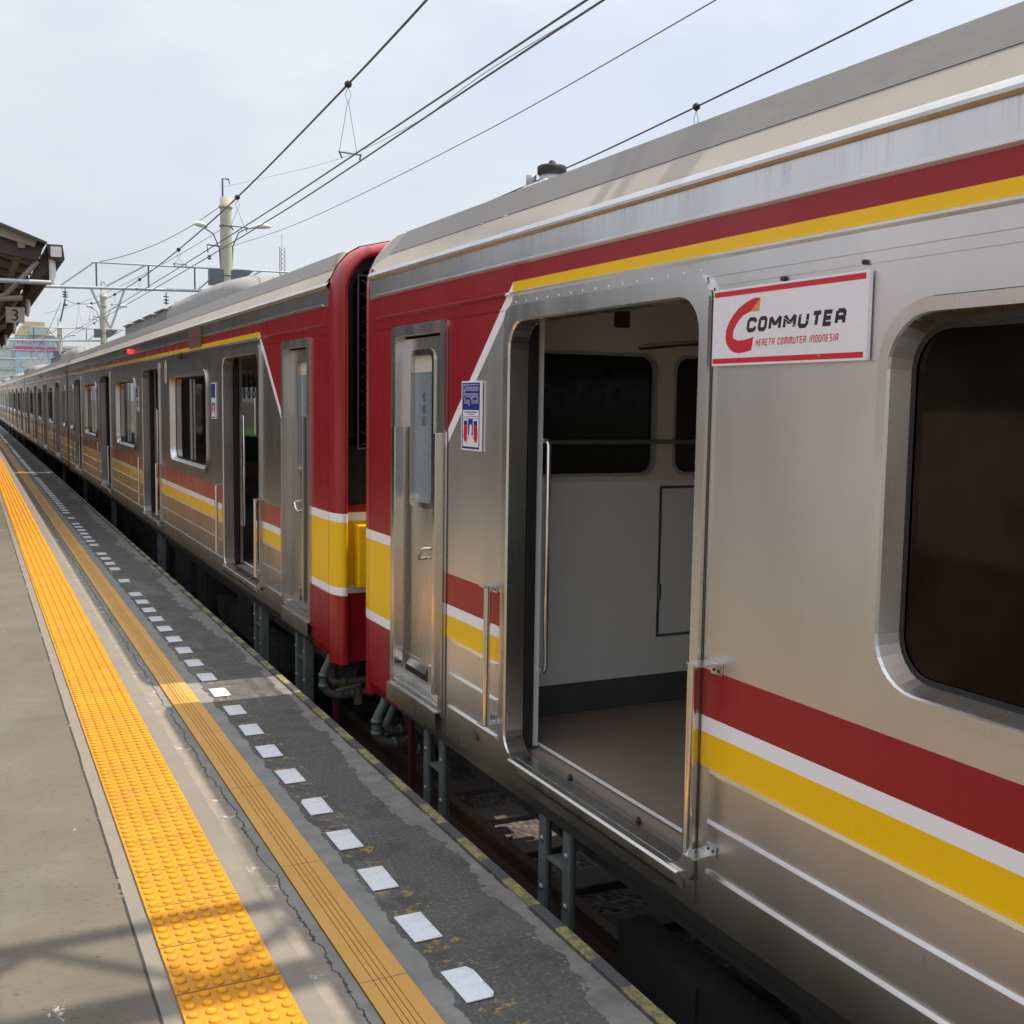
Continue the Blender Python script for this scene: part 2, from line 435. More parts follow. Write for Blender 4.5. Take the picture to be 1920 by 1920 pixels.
def ballast_mat():
    t = NT('dark_ballast'); t.geo()
    v = t.n.new('ShaderNodeTexVoronoi'); t.l.new(t.co.o, v.inputs['Vector']); v.inputs['Scale'].default_value = 22
    d = V(t, v.outputs['Distance'])
    cc2 = t.n.new('ShaderNodeSeparateColor'); t.l.new(v.outputs['Color'], cc2.inputs[0])
    t.set(color=t.mix(V(t, cc2.outputs[0]), (.05, .045, .04), (.14, .12, .10)), rough=.95)
    t.bump(1.0-d, .9, .04); return t.mat
M['ground'] = ground_mat(); M['ballast'] = ballast_mat()
g = MB(); g.quad((-900, -400, -1.35), (900, -400, -1.35), (900, 1600, -1.35), (-900, 1600, -1.35)); g.build('ground', M['ground']); tag(bpy.data.objects['ground'], kind='structure')
b = MB()
b.add([(1.8, -30, -1.27), (2.1, -30, -1.19), (12, -30, -1.19), (12.6, -30, -1.33), (1.8, 260, -1.27), (2.1, 260, -1.19), (12, 260, -1.19), (12.6, 260, -1.33)], [(0,1,5,4), (1,2,6,5), (2,3,7,6)])
tag(b.build('track_bed', M['ballast']), kind='structure')
# loose stones of the ballast where the gaps show them
st = MB(); rnd = random.Random(3)
for i in range(2600):
    cx, cy = rnd.uniform(1.85, 3.2), rnd.uniform(1.5, 13); r = rnd.uniform(.015, .04)
    pts = []
    for dx, dy, dz in ((1,0,0),(-1,0,0),(0,1,0),(0,-1,0),(0,0,1),(0,0,-1)):
        k = r*rnd.uniform(.7, 1.3); pts.append((cx+dx*k, cy+dy*k, -1.185+dz*k*.7))
    st.add(pts, [(0,2,4),(2,1,4),(1,3,4),(3,0,4),(2,0,5),(1,2,5),(3,1,5),(0,3,5)])
tag(st.build('ballast_stones', M['ballast']), kind='stuff', label='loose dark ballast stones lying on the track bed beneath the train', cat='ballast')
for tx, lab in ((3.454, 'under the train beside the platform'), (7.6, 'of the second track beyond the train')):
    for sx, wh in ((-.5335, 'near'), (.5335, 'far')):
        r_ = MB(); r_.prism([(tx+sx-.06, -30, -1.14), (tx+sx+.06, -30, -1.14), (tx+sx+.06, -30, -1.13), (tx+sx+.01, -30, -1.11), (tx+sx+.01, -30, -1.05), (tx+sx+.033, -30, -1.04), (tx+sx+.033, -30, -1.0), (tx+sx-.033, -30, -1.0), (tx+sx-.033, -30, -1.04), (tx+sx-.01, -30, -1.05), (tx+sx-.01, -30, -1.11), (tx+sx-.06, -30, -1.13)], (0, 290, 0))
        tag(r_.build('rail', simple('rail_steel', (.12, .08, .06), .5, .4)), '%s steel rail %s' % (wh, lab), 'rail', 'track rails')
slp = MB(); slp.box(2.45, 4.46, -.12, .12, -1.195, -1.145)
mslp = simple('sleeper_concrete', (.085, .075, .062), .9, var=.2, scale=6)
s0 = slp.build('sleeper', mslp, bevel=.01)
s0.location = (0, 1.45, 0); tag(s0, 'concrete sleeper across the ballast under the train by the platform', 'sleeper', 'sleepers under the train')
for i in range(1, 20):
    c = s0.copy(); COL.objects.link(c); c.location = (0, 1.45+.6*i, 0)

pf = MB()
pf.add([(-6, -30, 0), (1.666, -30, 0), (1.666, 230, 0), (-6, 230, 0)], [(0,1,2,3)])
pf.add([(1.666, -30, 0), (1.666, -30, -1.35), (1.666, 230, -1.35), (1.666, 230, 0)], [(0,1,2,3)])
pf.add([(-6, -30, 0), (-6, -30, -1.35), (-6, 230, -1.35), (-6, 230, 0)], [(0,3,2,1)])
tag(pf.build('platform', M['platform']), kind='structure')
# worn black and yellow edge bar
def coping_mat():
    t = NT('worn_black_yellow_edge'); x, y, z = t.geo()
    per = t.math('FRACT', (y-2.42)*2.45)
    blk = t.mix(t.noise(9, 5, .6), (.035, .037, .042), (.075, .075, .075))
    yl = t.mix(t.ramp(t.noise(24, 5, .7), .38, .58), (.29, .25, .07), (.11, .10, .07))
    on = per + (t.noise(20, 3)-.5)*.06 < .56
    miss = t.noise(.8, 2, .5, (1, 1, 1), off=(0, 4.4, 0)) > .64
    t.set(color=t.mix(AND(on, 1.0-miss), blk, yl), rough=.7); t.bump(t.noise(30, 4), .4, .004); return t.mat
cp = MB(); cp.prism([(1.668, -30, -.3), (1.668, -30, .004), (1.672, -30, .008), (1.706, -30, .008), (1.712, -30, .002), (1.712, -30, -.3)], (0, 260, 0))
tag(cp.build('platform_edge', coping_mat()), kind='structure')
# tactile paving: raised studs
def tact_mat():
    t = NT('yellow_tactile_tile'); x, y, z = t.geo()
    n = t.noise(3, 5, .6); f = t.noise(60, 4, .6)
    c = t.mix(t.ramp(n, .3, .7), (.47, .198, .016), (.57, .255, .022))
    c = t.mix(t.ramp(f, .66, .74)*.5, c, (.3, .17, .06))
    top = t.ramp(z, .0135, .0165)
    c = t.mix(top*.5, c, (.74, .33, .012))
    seam = (t.math('FRACT', (y-.13)*(1/.3))*1.0) < .02
    c = t.mix(t.ramp(t.noise(5, 6, .75, off=(3, 3, 3)), .50, .68)*.45, c, (.30, .17, .05))
    c = t.mix(seam, c, (.10, .06, .02))
    skirt = AND(z > .0105, z < .0135)
    t.set(color=c, rough=.6, spec=.15); t.bump(f, .15, .002); return t.mat
tp = MB(); tp.box(.485, .785, -2, 110, -.002, .0095)
for iy in range(-4, 1400):
    yy = .13+.025+iy*.05
    if yy > 64: break
    n = 14 if yy < 9 else (8 if yy < 20 else 5)
    for ix in range(6):
        xx = .485+.025+ix*.05
        tp.smooth = True
        vs = []
        for r, h in ((.0170, .0095), (.0155, .0145), (.0110, .0172)):
            for k in range(n):
                a = 2*math.pi*k/n; vs.append((xx+r*math.cos(a), yy+r*math.sin(a), h))
        fs = [(i*n+k, i*n+(k+1)%n, (i+1)*n+(k+1)%n, (i+1)*n+k) for i in range(2) for k in range(n)]+[tuple(range(2*n, 3*n))]
        tp.add(vs, fs)
tag(tp.build('tactile_paving', tact_mat(), recalc=False), kind='structure')
# flat tan guide strip with four grooves
def tan_mat():
    t = NT('tan_guide_tile'); x, y, z = t.geo(); n = t.noise(2, 5, .6)
    c = t.mix(t.ramp(n, .3, .7), (.52, .275, .06), (.60, .33, .09))
    c = t.mix(t.ramp(t.noise(40, 4, .7), .66, .74)*.5, c, (.25, .15, .06))
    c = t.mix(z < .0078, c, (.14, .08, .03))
    seam = t.math('FRACT', (y-2.98)*(1/.9)) < .005
    c = t.mix(seam, c, (.2, .12, .05))
    t.set(color=c, rough=.6, spec=.25); return t.mat
gs = MB(); prof = [(.980, -.002), (.980, .010)]
for gx in (1.022, 1.040, 1.058, 1.076):
    prof += [(gx-.0016, .010), (gx-.001, .0065), (gx+.001, .0065), (gx+.0016, .010)]
prof += [(1.127, .010), (1.127, -.002)]
gs.add([(x, yy, z) for yy in (-2, 120) for x, z in prof], [(i, i+1, len(prof)+i+1, len(prof)+i) for i in range(len(prof)-1)])
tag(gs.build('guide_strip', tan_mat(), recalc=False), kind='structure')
# white ceramic tiles in a dashed row
def tile_mat():
    t = NT('white_ceramic_tile'); t.obj(); t.set(color=t.mix(OR(t.ramp(t.noise(30, 5, .7), .60, .70), t.ramp(t.noise(9, 5, .7, off=(4, 1, 2)), .52, .75)*.45), (.72, .75, .78), (.40, .39, .35)), rough=.22); return t.mat
tm = tile_mat()
def tile_mesh(cut):
    w, h = .0475, .0950
    pts = [(-w, -h), (w, -h), (w, h), (-w, h)]
    if cut == 1: pts = [(-w, -h), (w, -h), (w, h), (-w+.012, h), (-w, h-.03)]
    if cut == 2: pts = [(-w, -h), (w-.012, -h), (w, -h+.02), (w, h-.03), (w-.013, h), (-w, h)]
    m = MB(); m.prism([(x, y, .0005) for x, y in pts], (0, 0, .004)); return m.build('white_tile', tm, bevel=.001)
base_tiles = [tile_mesh(k) for k in (0, 1, 2)]
used = [False]*3
rnd = random.Random(5)
for i in range(-3, 150):
    y = 2.855+.4*i
    cut = {0: 2, 4: 1, 9: 2}.get(i, 0)
    if i > 16 and rnd.random() < .16: continue
    if i < -1: continue
    if not used[cut]: o = base_tiles[cut]; used[cut] = True
    else: o = base_tiles[cut].copy(); COL.objects.link(o)
    o.location = (1.27+rnd.uniform(-.003, .003), y+rnd.uniform(-.008, .008), .002); o.rotation_euler.z = rnd.uniform(-.02, .02)
    lab = ['white rectangular ceramic tile set in the dark asphalt near the platform edge', 'white ceramic tile with its far inner corner broken off, fifth from the front', 'white ceramic tile in the dashed row with a snapped far corner'][cut]
    if i == 0: lab = 'largest white ceramic tile, nearest the camera, with a snapped corner'
    elif i == 9: lab = 'white ceramic tile with a snapped corner, tenth from the front of the row'
    num = ['second', 'third', 'fourth', 'fifth', 'sixth', 'seventh', 'eighth', 'ninth', 'tenth', 'eleventh', 'twelfth', 'thirteenth', 'fourteenth', 'fifteenth', 'sixteenth', 'seventeenth']
    if cut == 0 and 1 <= i <= 16: lab = '%s white ceramic tile from the front of the row, intact' % num[i-1]
    tag(o, lab, 'tile', 'white tiles dashed along the platform edge')

# ------------------------------------------------------------------ train cars
CX = 3.454                       # centre line of the train
ROOF = [(-1.4, 2.385), (-1.396, 2.418), (-1.326, 2.513), (-1.268, 2.628), (-1.20, 2.655), (-.9, 2.735), (-.5, 2.79), (0, 2.81)]
ROOF = ROOF + [(-x, z) for x, z in ROOF[-2::-1]]
ENDP = [(-1.4, .005), (-1.4, .6), (-1.4, 1.4), (-1.4, 2.25), (-1.4, 2.37), (-1.385, 2.445), (-1.345, 2.525), (-1.28, 2.600), (-1.20, 2.648), (-.9, 2.722), (-.5, 2.775), (0, 2.795)]
ENDP = ENDP + [(-x, z) for x, z in ENDP[-2::-1]]
def inset(pts, d):
    out = []
    for i, (x, z) in enumerate(pts):
        a = pts[max(i-1, 0)]; b = pts[min(i+1, len(pts)-1)]
        tx, tz = b[0]-a[0], b[1]-a[1]; l = math.hypot(tx, tz); out.append((x+tz/l*d, z-tx/l*d))
    return out
class Car:
    def __init__(s, dirn, root, side, detail=2):
        s.d = dirn; s.root = root; s.side = side; s.detail = detail
    def T(s, x, y, z): return (x, y*s.d, z+1.0)
    def mb(s): return MB(s.T)
    def add(s, mb, name, mat, parent=None, bevel=0): return mb.build(name, mat, parent or s.root, bevel)

DOORS = [2.20+5.09*k for k in range(4)]          # outer edge of each door frame, width 1.45
DW = 1.45
def door_unit(c, s0, near):
    """stainless frame, sill, leaf edges of one open doorway"""
    X = -1.4
    s1 = s0+DW
    fr = c.mb()
    o = rrect(s0, s1, .18, 2.105, (0.03, .03, .07, .07), 6); i_ = rrect(s0+.045, s1-.045, .2, 2.045, (.10, .10, .12, .12), 6)
    sheet(fr, o, [i_], X-.018); ring(fr, o, o, X-.018, X+.002)
    j = rrect(s0+.052, s1-.052, .2, 2.038, (.095, .095, .115, .115), 6)
    ring(fr, i_, j, X-.018, X-.010); ring(fr, j, j, X-.010, X+.075)
    f = c.add(fr, 'door_frame', M['steel'] if near else M['steel_old'])
    sl_ = c.mb(); sl_.prism([(X-.036, s0+.13, .197), (X-.036, s0+.13, .165), (X-.030, s0+.13, .150), (X-.002, s0+.13, .125), (X-.002, s0+.13, .1985), (X-.026, s0+.13, .2020)], (0, DW-.19, 0))
    sl_.box(X+.002, X+.075, s0+.05, s1-.05, .15, .202)
    for k in (.33, .37): pass
    c.add(sl_, 'door_sill', M['steel'], bevel=.003)
    if near:
        rl = c.mb(); rl.box(X+.085, X+.090, s0+.06, s1-.06, .198, .207)
        tr_ = c.add(rl, 'door_track', M['steel_old'])
        for yy in (s0+.47, s0+.98): rl = c.mb(); rl.lathe((X+.082, yy, .2), [(.011, 0), (.011, .008), (.005, .022)], 8); c.add(rl, 'door_stop', M['black'], tr_)
    for sgn, e in ((1, s0+.045), (-1, s1-.045)):
        lf = c.mb(); a, b2 = sorted((e-sgn*.45, e-sgn*.002)); lf.box(X+.085, X+.115, a, b2, .215, 2.03)
        leaf = c.add(lf, 'door_leaf', M['steel_old'])
        ed = c.mb(); a, b2 = sorted((e-sgn*.001, e+sgn*.016)); ed.box(X+.080, X+.120, a, b2, .215, 2.03); c.add(ed, 'rubber_edge', M['black'], leaf)
        ps = c.mb(); a, b2 = sorted((e-sgn*.07, e-sgn*.012)); ps.box(X+.135, X+.16, a, b2, .205, 2.06); c.add(ps, 'door_post', M['int_wall'] if near else M['steel_old'])
        if near:
            for k in range(7): bo = c.mb(); bo.lathe((X+.1345, e-sgn*.025, .32+k*.26), [(.006, -.002), (.006, 0)], 8, 'x'); c.add(bo, 'bolt', M['steel'], leaf)
        # vertical grab rail inside
        gr = c.mb(); yy = e-sgn*.085
        gr.tube([(X+.165, yy+sgn*.07, 1.545), (X+.165, yy+sgn*.105, 1.545), (X+.165, yy+sgn*.12, 1.53), (X+.165, yy+sgn*.12, .56), (X+.165, yy+sgn*.105, .545), (X+.165, yy+sgn*.06, .545)], .011, 8)
        c.add(gr, 'grab_rail', M['chrome'])
def outside_rail(c, s, mir):
    X = -1.4; h = c.mb()
    h.tube([(X-.062, s, .30), (X-.062, s, .915)], .0155, 10)
    rail = c.add(h, 'handrail', M['chrome'])
    br = c.mb()
    for z, k in ((.912, 1), (.303, -1)):
        br = c.mb(); br.box(X-.078, X-.002, s-.012 if mir > 0 else s-.055, s+.055 if mir > 0 else s+.012, z-.0025, z+.0025)
        a, b = ((s+.02, s+.075) if mir > 0 else (s-.075, s-.02)); br.box(X-.006, X-.001, a, b, z-.032 if k > 0 else z-.004, z+.006 if k > 0 else z+.034)
        c.add(br, 'bracket', M['steel'], rail)
    for z in (.893, .322):
        for q in (.035, .06): bo = c.mb(); bo.lathe((X-.0085, s+mir*q, z), [(.005, 0), (.005, .003)], 8, 'x'); c.add(bo, 'bolt', M['dark'], rail)
def window_unit(c, a, b, near, z0=1.0, z1=1.965):
    X = -1.4
    o = rrect(a, b, z0-.03, z1, .16, 7); i_ = rrect(a+.032, b-.032, z0+.004, z1-.034, .132, 7)
    fr = c.mb(); sheet(fr, o, [i_], X-.016); ring(fr, o, o, X-.016, X+.002)
    j = rrect(a+.036, b-.036, z0+.008, z1-.038, .128, 7); k_ = rrect(a+.056, b-.056, z0+.028, z1-.058, .112, 7)
    ring(fr, i_, j, X-.016, X-.008); ring(fr, j, k_, X-.008, X+.050)
    f = c.add(fr, 'window', M['steel'] if near else M['steel_old'])
    jo = c.mb(); oo = rrect(a-.004, b+.004, z0-.034, z1+.004, .164, 7); sheet(jo, oo, [o], X-.0015); c.add(jo, 'joint', M['dark'], f)
    g1 = rrect(a+.050, b-.050, z0+.022, z1-.052, .115, 7); g2 = rrect(a+.070, b-.070, z0+.042, z1-.072, .10, 7)
    ga = c.mb(); sheet(ga, g1, [g2], X+.044); c.add(ga, 'gasket', M['black'], f)
    gl = c.mb(); sheet(gl, g1, [], X+.048); c.add(gl, 'pane', M['glass_dark'] if near else M['glass'], f)
    if not near:
        mu = c.mb(); mid = (a+b)/2; mu.box(X+.024, X+.042, mid-.018, mid+.018, z0+.05, z1-.085)
        mu.box(X+.055, X+.075, a+.10, a+.13, z0+.05, z1-.085); c.add(mu, 'mullion', M['steel_old'], f)
def build_car(c, cab, near, length=20.72, windows=True):
    X = -1.4
    sidem = c.side
    s_start = .40 if cab else .02
    # --- side sheet with openings
    holes = []; jam = []
    if cab: holes.append(rrect(.86, 1.49, .22, 2.055, .015, 3)); 
    for s0 in DOORS: holes.append(rrect(s0+.04, s0+DW-.04, .2, 2.05, (.10, .10, .12, .12), 6))
    wins = [(DOORS[k]+DW+.715, DOORS[k+1]-.76) for k in range(3)]
    ends = [(DOORS[3]+DW+.35, DOORS[3]+DW+1.25)]
    if not cab: ends.append((.45, 1.30)); 
    for a, b in wins+ends: holes.append(rrect(a+.03, b-.03, .985+.02, 1.935, .12, 6))
    m = c.mb(); outer = [(s_start, .085), (length, .085), (length, 2.385), (s_start, 2.385)]
    sheet(m, outer, holes, X)
    for h in holes: ring(m, h, h, X, X+.07)
    # skirt tucked in below
    m.quad((X+.004, s_start, .081), (X+.004, length, .081), (X+.035, length, .012), (X+.035, s_start, .012))
    m.quad((X+.035, s_start, .012), (X+.035, length, .012), (X+.30, length, .008), (X+.30, s_start, .008))
    m.quad((X, s_start, .085), (X, length, .085), (X+.004, length, .081), (X+.004, s_start, .081))
    # pressed horizontal beads
    def bead(s0, s1, z, h=.011, d=.015):
        m.add([(X, s0, z-h), (X-d, s0+.015, z-h*.25), (X-d, s0+.015, z+h*.45), (X, s0, z+h), (X, s1, z-h), (X-d, s1-.015, z-h*.25), (X-d, s1-.015, z+h*.45), (X, s1, z+h)],
              [(0,1,5,4), (1,2,6,5), (2,3,7,6), (0,3,2,1), (4,5,6,7)])
    spans = [(DOORS[k]+DW+.055, DOORS[k+1]-.05) for k in range(3)]+[(DOORS[3]+DW+.055, length-.06)]
    spans.append((1.60, 2.17) if cab else (.06, 2.17))
    for a, b in spans:
        for z in (.562, .402, .240): bead(a, b, z)
    bead(s_start+.10, length-.05, 2.280, .010, .012); bead(s_start+.10, length-.05, 2.156, .010, .012)
    m.box(X-.004, X, s_start+.02, length, 2.094, 2.098)
    if near:
        m.box(X-.003, X, DOORS[0]+DW+.02, length, 2.064, 2.092)
        for s0 in DOORS[:2]:
            for k in range(15):
                for zz in (2.119, 2.142):
                    q = s0+.08+k*.093+(.03 if zz > 2.13 else 0); r = .005
                    m.add([(X, q-r, zz), (X, q, zz-r), (X, q+r, zz), (X, q, zz+r), (X-.003, q, zz)], [(0,1,4), (1,2,4), (2,3,4), (3,0,4)])
    c.add(m, 'body_side', sidem)
    # far side wall, floor, ends, ceiling, underside
    inn = c.mb()
    holes2 = [rrect(a+.045, b-.045, 1.015, 1.92, .1, 4) for a, b in wins]
    outer2 = [(s_start, .01), (length, .01), (length, 2.385), (s_start, 2.385)]
    sheet(inn, outer2, holes2, 1.4)
    c.add(inn, 'far_side', M['steel_old'])
    for a, b in wins: fg = c.mb(); fg.quad((1.385, a, 1.0), (1.385, b, 1.0), (1.385, b, 1.95), (1.385, a, 1.95)); c.add(fg, 'pane', M['glass'])
    fl = c.mb(); fl.box(-1.325, 1.34, s_start+.05, length-.05, .10, .196); c.add(fl, 'floor', M['int_floor'])
    ce = c.mb(); ce.prism([(-1.32, s_start+.05, 2.20), (-1.32, s_start+.05, 2.14), (-1.0, s_start+.05, 2.26), (1.0, s_start+.05, 2.26), (1.34, s_start+.05, 2.14), (1.34, s_start+.05, 2.20), (0, s_start+.05, 2.33)], (0, length-s_start-.1, 0)); c.add(ce, 'ceiling', M['int_cream'])
    # inner lining of the near wall (behind windows)
    li = c.mb(); oh = [(1.85, .205), (length-.06, .205), (length-.06, 2.16), (1.85, 2.16)]
    lh = [rrect(s0-.005, s0+DW+.005, .22, 2.08, .02, 3) for s0 in DOORS]+[rrect(a+.06, b-.06, 1.01, 1.9, .08, 4) for a, b in wins+ends[:1]]
    sheet(li, oh, lh, X+.165); c.add(li, 'inner_lining', M['int_wall'])
    # roof
    rf = c.mb(); e0 = .62 if cab else .12; e1 = length-.10
    def strip(mb, i0, i1, a, b, smooth=False):
        mb.smooth = smooth
        pts = ROOF[i0:i1+1]; n = len(pts)
        mb.add([(x, a, z) for x, z in pts]+[(x, b, z) for x, z in pts], [(k, k+1, n+k+1, n+k) for k in range(n-1)])
    strip(rf, 3, len(ROOF)-4, e0+.02, e1, True)
    rf.smooth = False; pts = ROOF[2:4]
    rf.add([(pts[0][0]-.002, e0-.11, pts[0][1]+.001), (pts[1][0], e0+.02, pts[1][1]), (pts[1][0], e1, pts[1][1]), (pts[0][0]-.002, e1+.05, pts[0][1]+.001)], [(0,1,2,3)])
    q = ROOF[-3:-5:-1]; rf.add([(q[0][0], e0-.1, q[0][1]), (q[1][0], e0, q[1][1]), (q[1][0], e1, q[1][1]), (q[0][0], e1, q[0][1])], [(0,1,2,3)])
    c.add(rf, 'roof', M['roof_grey'])
    rb = c.mb(); strip(rb, 1, 2, s_start+.03, length-.02); strip(rb, len(ROOF)-3, len(ROOF)-2, s_start+.03, length-.02)
    # lower end cover that the grey coating stops short of
    for a, b in ((s_start-.004 if cab else s_start, e0+.02), (e1, length-.01)):
        if cab and a < 1:
            pa, pb = [(x*1.002, z+.004) for x, z in ENDP[5:-5]], [(x, z-.001) for x, z in ROOF[1:-1]]; n = len(pa)
            rb.add([(x, a, z) for x, z in pa]+[(x, .50, z) for x, z in pb]+[(x, b, z-.004) for x, z in pb], [(k+j*n, k+1+j*n, n+k+1+j*n, n+k+j*n) for j in range(2) for k in range(n-1)]); continue
        pp = [(x, z-.012) for x, z in ROOF[2:-2]]; n = len(pp)
        rb.add([(x, a, z) for x, z in pp]+[(x, b, z) for x, z in pp], [(k, k+1, n+k+1, n+k) for k in range(n-1)])
    c.add(rb, 'roof_edge', M['roof_beige'])
    gt = c.mb()
    gt.add([(-1.396, s_start, 2.4195), (-1.404, s_start, 2.412), (-1.414, s_start, 2.397), (-1.414, s_start, 2.387), (-1.396, length, 2.4195), (-1.404, length, 2.412), (-1.414, length, 2.397), (-1.414, length, 2.387)], [(0,1,5,4), (1,2,6,5), (2,3,7,6)])
    gm = len(gt.f)
    gt.m = 1
    gt.add([(-1.414, s_start, 2.387), (-1.408, s_start, 2.379), (-1.398, s_start, 2.377), (-1.414, length, 2.387), (-1.408, length, 2.379), (-1.398, length, 2.377)], [(0,1,4,3), (1,2,5,4)])
    c.add(gt, 'gutter', [M['steel_old'], M['gutter']])
    # ends
    ew = c.mb(); ew.box(-1.38, 1.38, length-.05, length-.005, .02, 2.40)
    ew.prism([(x, length-.05, z-.01) for x, z in ROOF], (0, .045, 0))
    c.add(ew, 'end_wall', M['steel_old'])
    gw = c.mb(); gw.box(-.42, .42, length, 21.0-.27, .15, 2.15); c.add(gw, 'gangway_bellows', M['black'])
    if not cab:
        ew = c.mb(); ew.box(-1.38, 1.38, .03, .075, .02, 2.40); ew.prism([(x, .03, z-.01) for x, z in ROOF], (0, .045, 0)); c.add(ew, 'end_wall', M['steel_old'])
    # doors and windows
    for k, s0 in enumerate(DOORS):
        door_unit(c, s0, near)
        outside_rail(c, s0-.035, -1); outside_rail(c, s0+DW+.035, 1)
    for a, b in wins: window_unit(c, a, b, near)
    for a, b in ends: window_unit(c, a, b, near)
    # benches along the far wall and strap rail
    for a, b in wins:
        be = c.mb(); be.box(.86, 1.33, a-.5, b+.5, .55, .68); be.box(1.18, 1.33, a-.5, b+.5, .68, 1.0); c.add(be, 'bench', M['seat'], bevel=.02)
        be = c.mb(); be.box(X+.18, X+.6, a-.35, b+.35, .55, .68); be.box(X+.18, X+.26, a-.35, b+.35, .68, .985); c.add(be, 'bench', M['seat'], bevel=.02)
    sr = c.mb(); sr.tube([(-.55, 1.9, 1.98), (-.55, length-.4, 1.98)], .014, 6); sr.tube([(.55, 1.9, 1.98), (.55, length-.4, 1.98)], .014, 6)
    rail = c.add(sr, 'strap_rail', M['chrome'])
    if not near and c.detail > 1:
        hs = c.mb(); 
        hs.tube([(-.55, 2.4, 1.97), (-.55, 2.4, 1.80)], .008, 5); hs.tube([(-.55, 2.4+.05*math.sin(t*.524), 1.75+.05*math.cos(t*.524)) for t in range(13)], .007, 5)
        h0 = c.add(hs, 'hand_strap', M['black'], rail)
        for xx in (-.55, .55):
            for k in range(22):
                if xx == -.55 and k == 0: continue
                h = h0.copy(); COL.objects.link(h); h.parent = rail; h.location = (xx+.55, c.d*k*.25, 0)
    # undercarriage
    un = c.mb()
    for xx in (-1.25, 1.15): un.box(xx, xx+.12, s_start+.2, length-.2, -.12, .008)
    un.box(-1.1, 1.1, s_start+.3, length-.3, -.03, .008); c.add(un, 'underframe', M['dark'])
    for k, (a, b, zz, xx) in enumerate(((5.9, 6.4, -.62, 1.16), (6.6, 7.6, -.55, 1.2), (8.0, 9.2, -.66, 1.18), (9.6, 11.2, -.58, 1.2), (11.6, 12.4, -.5, 1.15), (12.7, 14.4, -.62, 1.2))):
        eq = c.mb(); eq.box(-xx, -.55, a, b, zz, -.10); eq.box(-xx-.012, -xx, a+.12, b-.12, zz+.06, -.18)
        eq.tube([(-xx-.03, a+.18, zz+.35), (-xx-.05, a+.18, zz+.28), (-xx-.03, a+.18, zz+.22)], .008, 6)
        c.add(eq, 'equipment_box', M['dark'], bevel=.015)
        eq = c.mb(); eq.box(.55, xx, a-.1, b+.1, zz-.1, -.06); c.add(eq, 'equipment_box', M['dark'], bevel=.015)  # far-side boxes added to block the bright ground beyond
    for k in range(10): ap_ = c.mb(); ap_.box(1.22, 1.30, 1.0+k*1.95, 2.85+k*1.95, -.78+.05*(k % 3), -.02); c.add(ap_, 'ground_blocker', M['dark'])  # added strips that hide sunlit ground seen under the car
    for sc in (4.15, 17.0):
        bg_ = c.mb()
        for xx in (-1.02, 1.02):
            bg_.box(xx-.07, xx+.07, sc-1.45, sc+1.45, -.62, -.42)
        bg_.box(-1.0, 1.0, sc-.25, sc+.25, -.5, -.1)
        for xx in (-1.0, 1.0):
            bg_.box(xx-.12, xx+.12, sc-.3, sc+.3, -.42, -.12)
            for q in (-1.05, 1.05): bg_.box(xx-.10, xx+.10, sc+q-.16, sc+q+.16, -.72, -.44)
        bo = c.add(bg_, 'bogie', M['dark'])
        for q in (-1.05, 1.05):
            wh = c.mb()
            for xx in (-.533, .533): 
                sx = 1 if xx > 0 else -1
                wh.lathe((xx, sc+q, -.57), [(.43, -.065*sx), (.43, .0), (.40, .065*sx), (.1, .07*sx)], 24, 'x')
            wh.tube([(-1.0, sc+q, -.57), (1.0, sc+q, -.57)], .08, 10)
            c.add(wh, 'wheelset', M['underframe'], bo)
    def ladder(s, w, zb):
        la = c.mb()
        for q in (s, s+w):
            la.box(X+.05, X+.065, q-.032, q+.032, zb, .010); la.box(X+.065, X+.11, q-.032, q-.027, zb, .010)
        for zz in (-.17, -.46):
            if zz > zb: la.box(X+.052, X+.12, s+.032, s+w-.032, zz-.004, zz+.006)
        o = c.add(la, 'step_ladder', M['underframe'])
        for zz in (-.10, -.31):
            for q in (s, s+w): b_ = c.mb(); b_.lathe((X+.044, q, zz), [(.013, 0), (.013, .008)], 6, 'x'); c.add(b_, 'bolt', M['galv'], o)
    for s in [1.18]*(1 if cab else 0)+[DOORS[0]+.30, DOORS[1]+.5, DOORS[2]+.5, DOORS[3]+.4]: ladder(s, .21, -.62)
    # side light and destination details on the side
    la = c.mb(); la.lathe((X-.05, 9.78, 2.32), [(.028, 0), (.028, .045)], 12, 'x'); c.add(la, 'side_lamp', M['redlamp'] if c.detail > 1 else M['signred'])
    if cab: build_cab(c, near, wins)
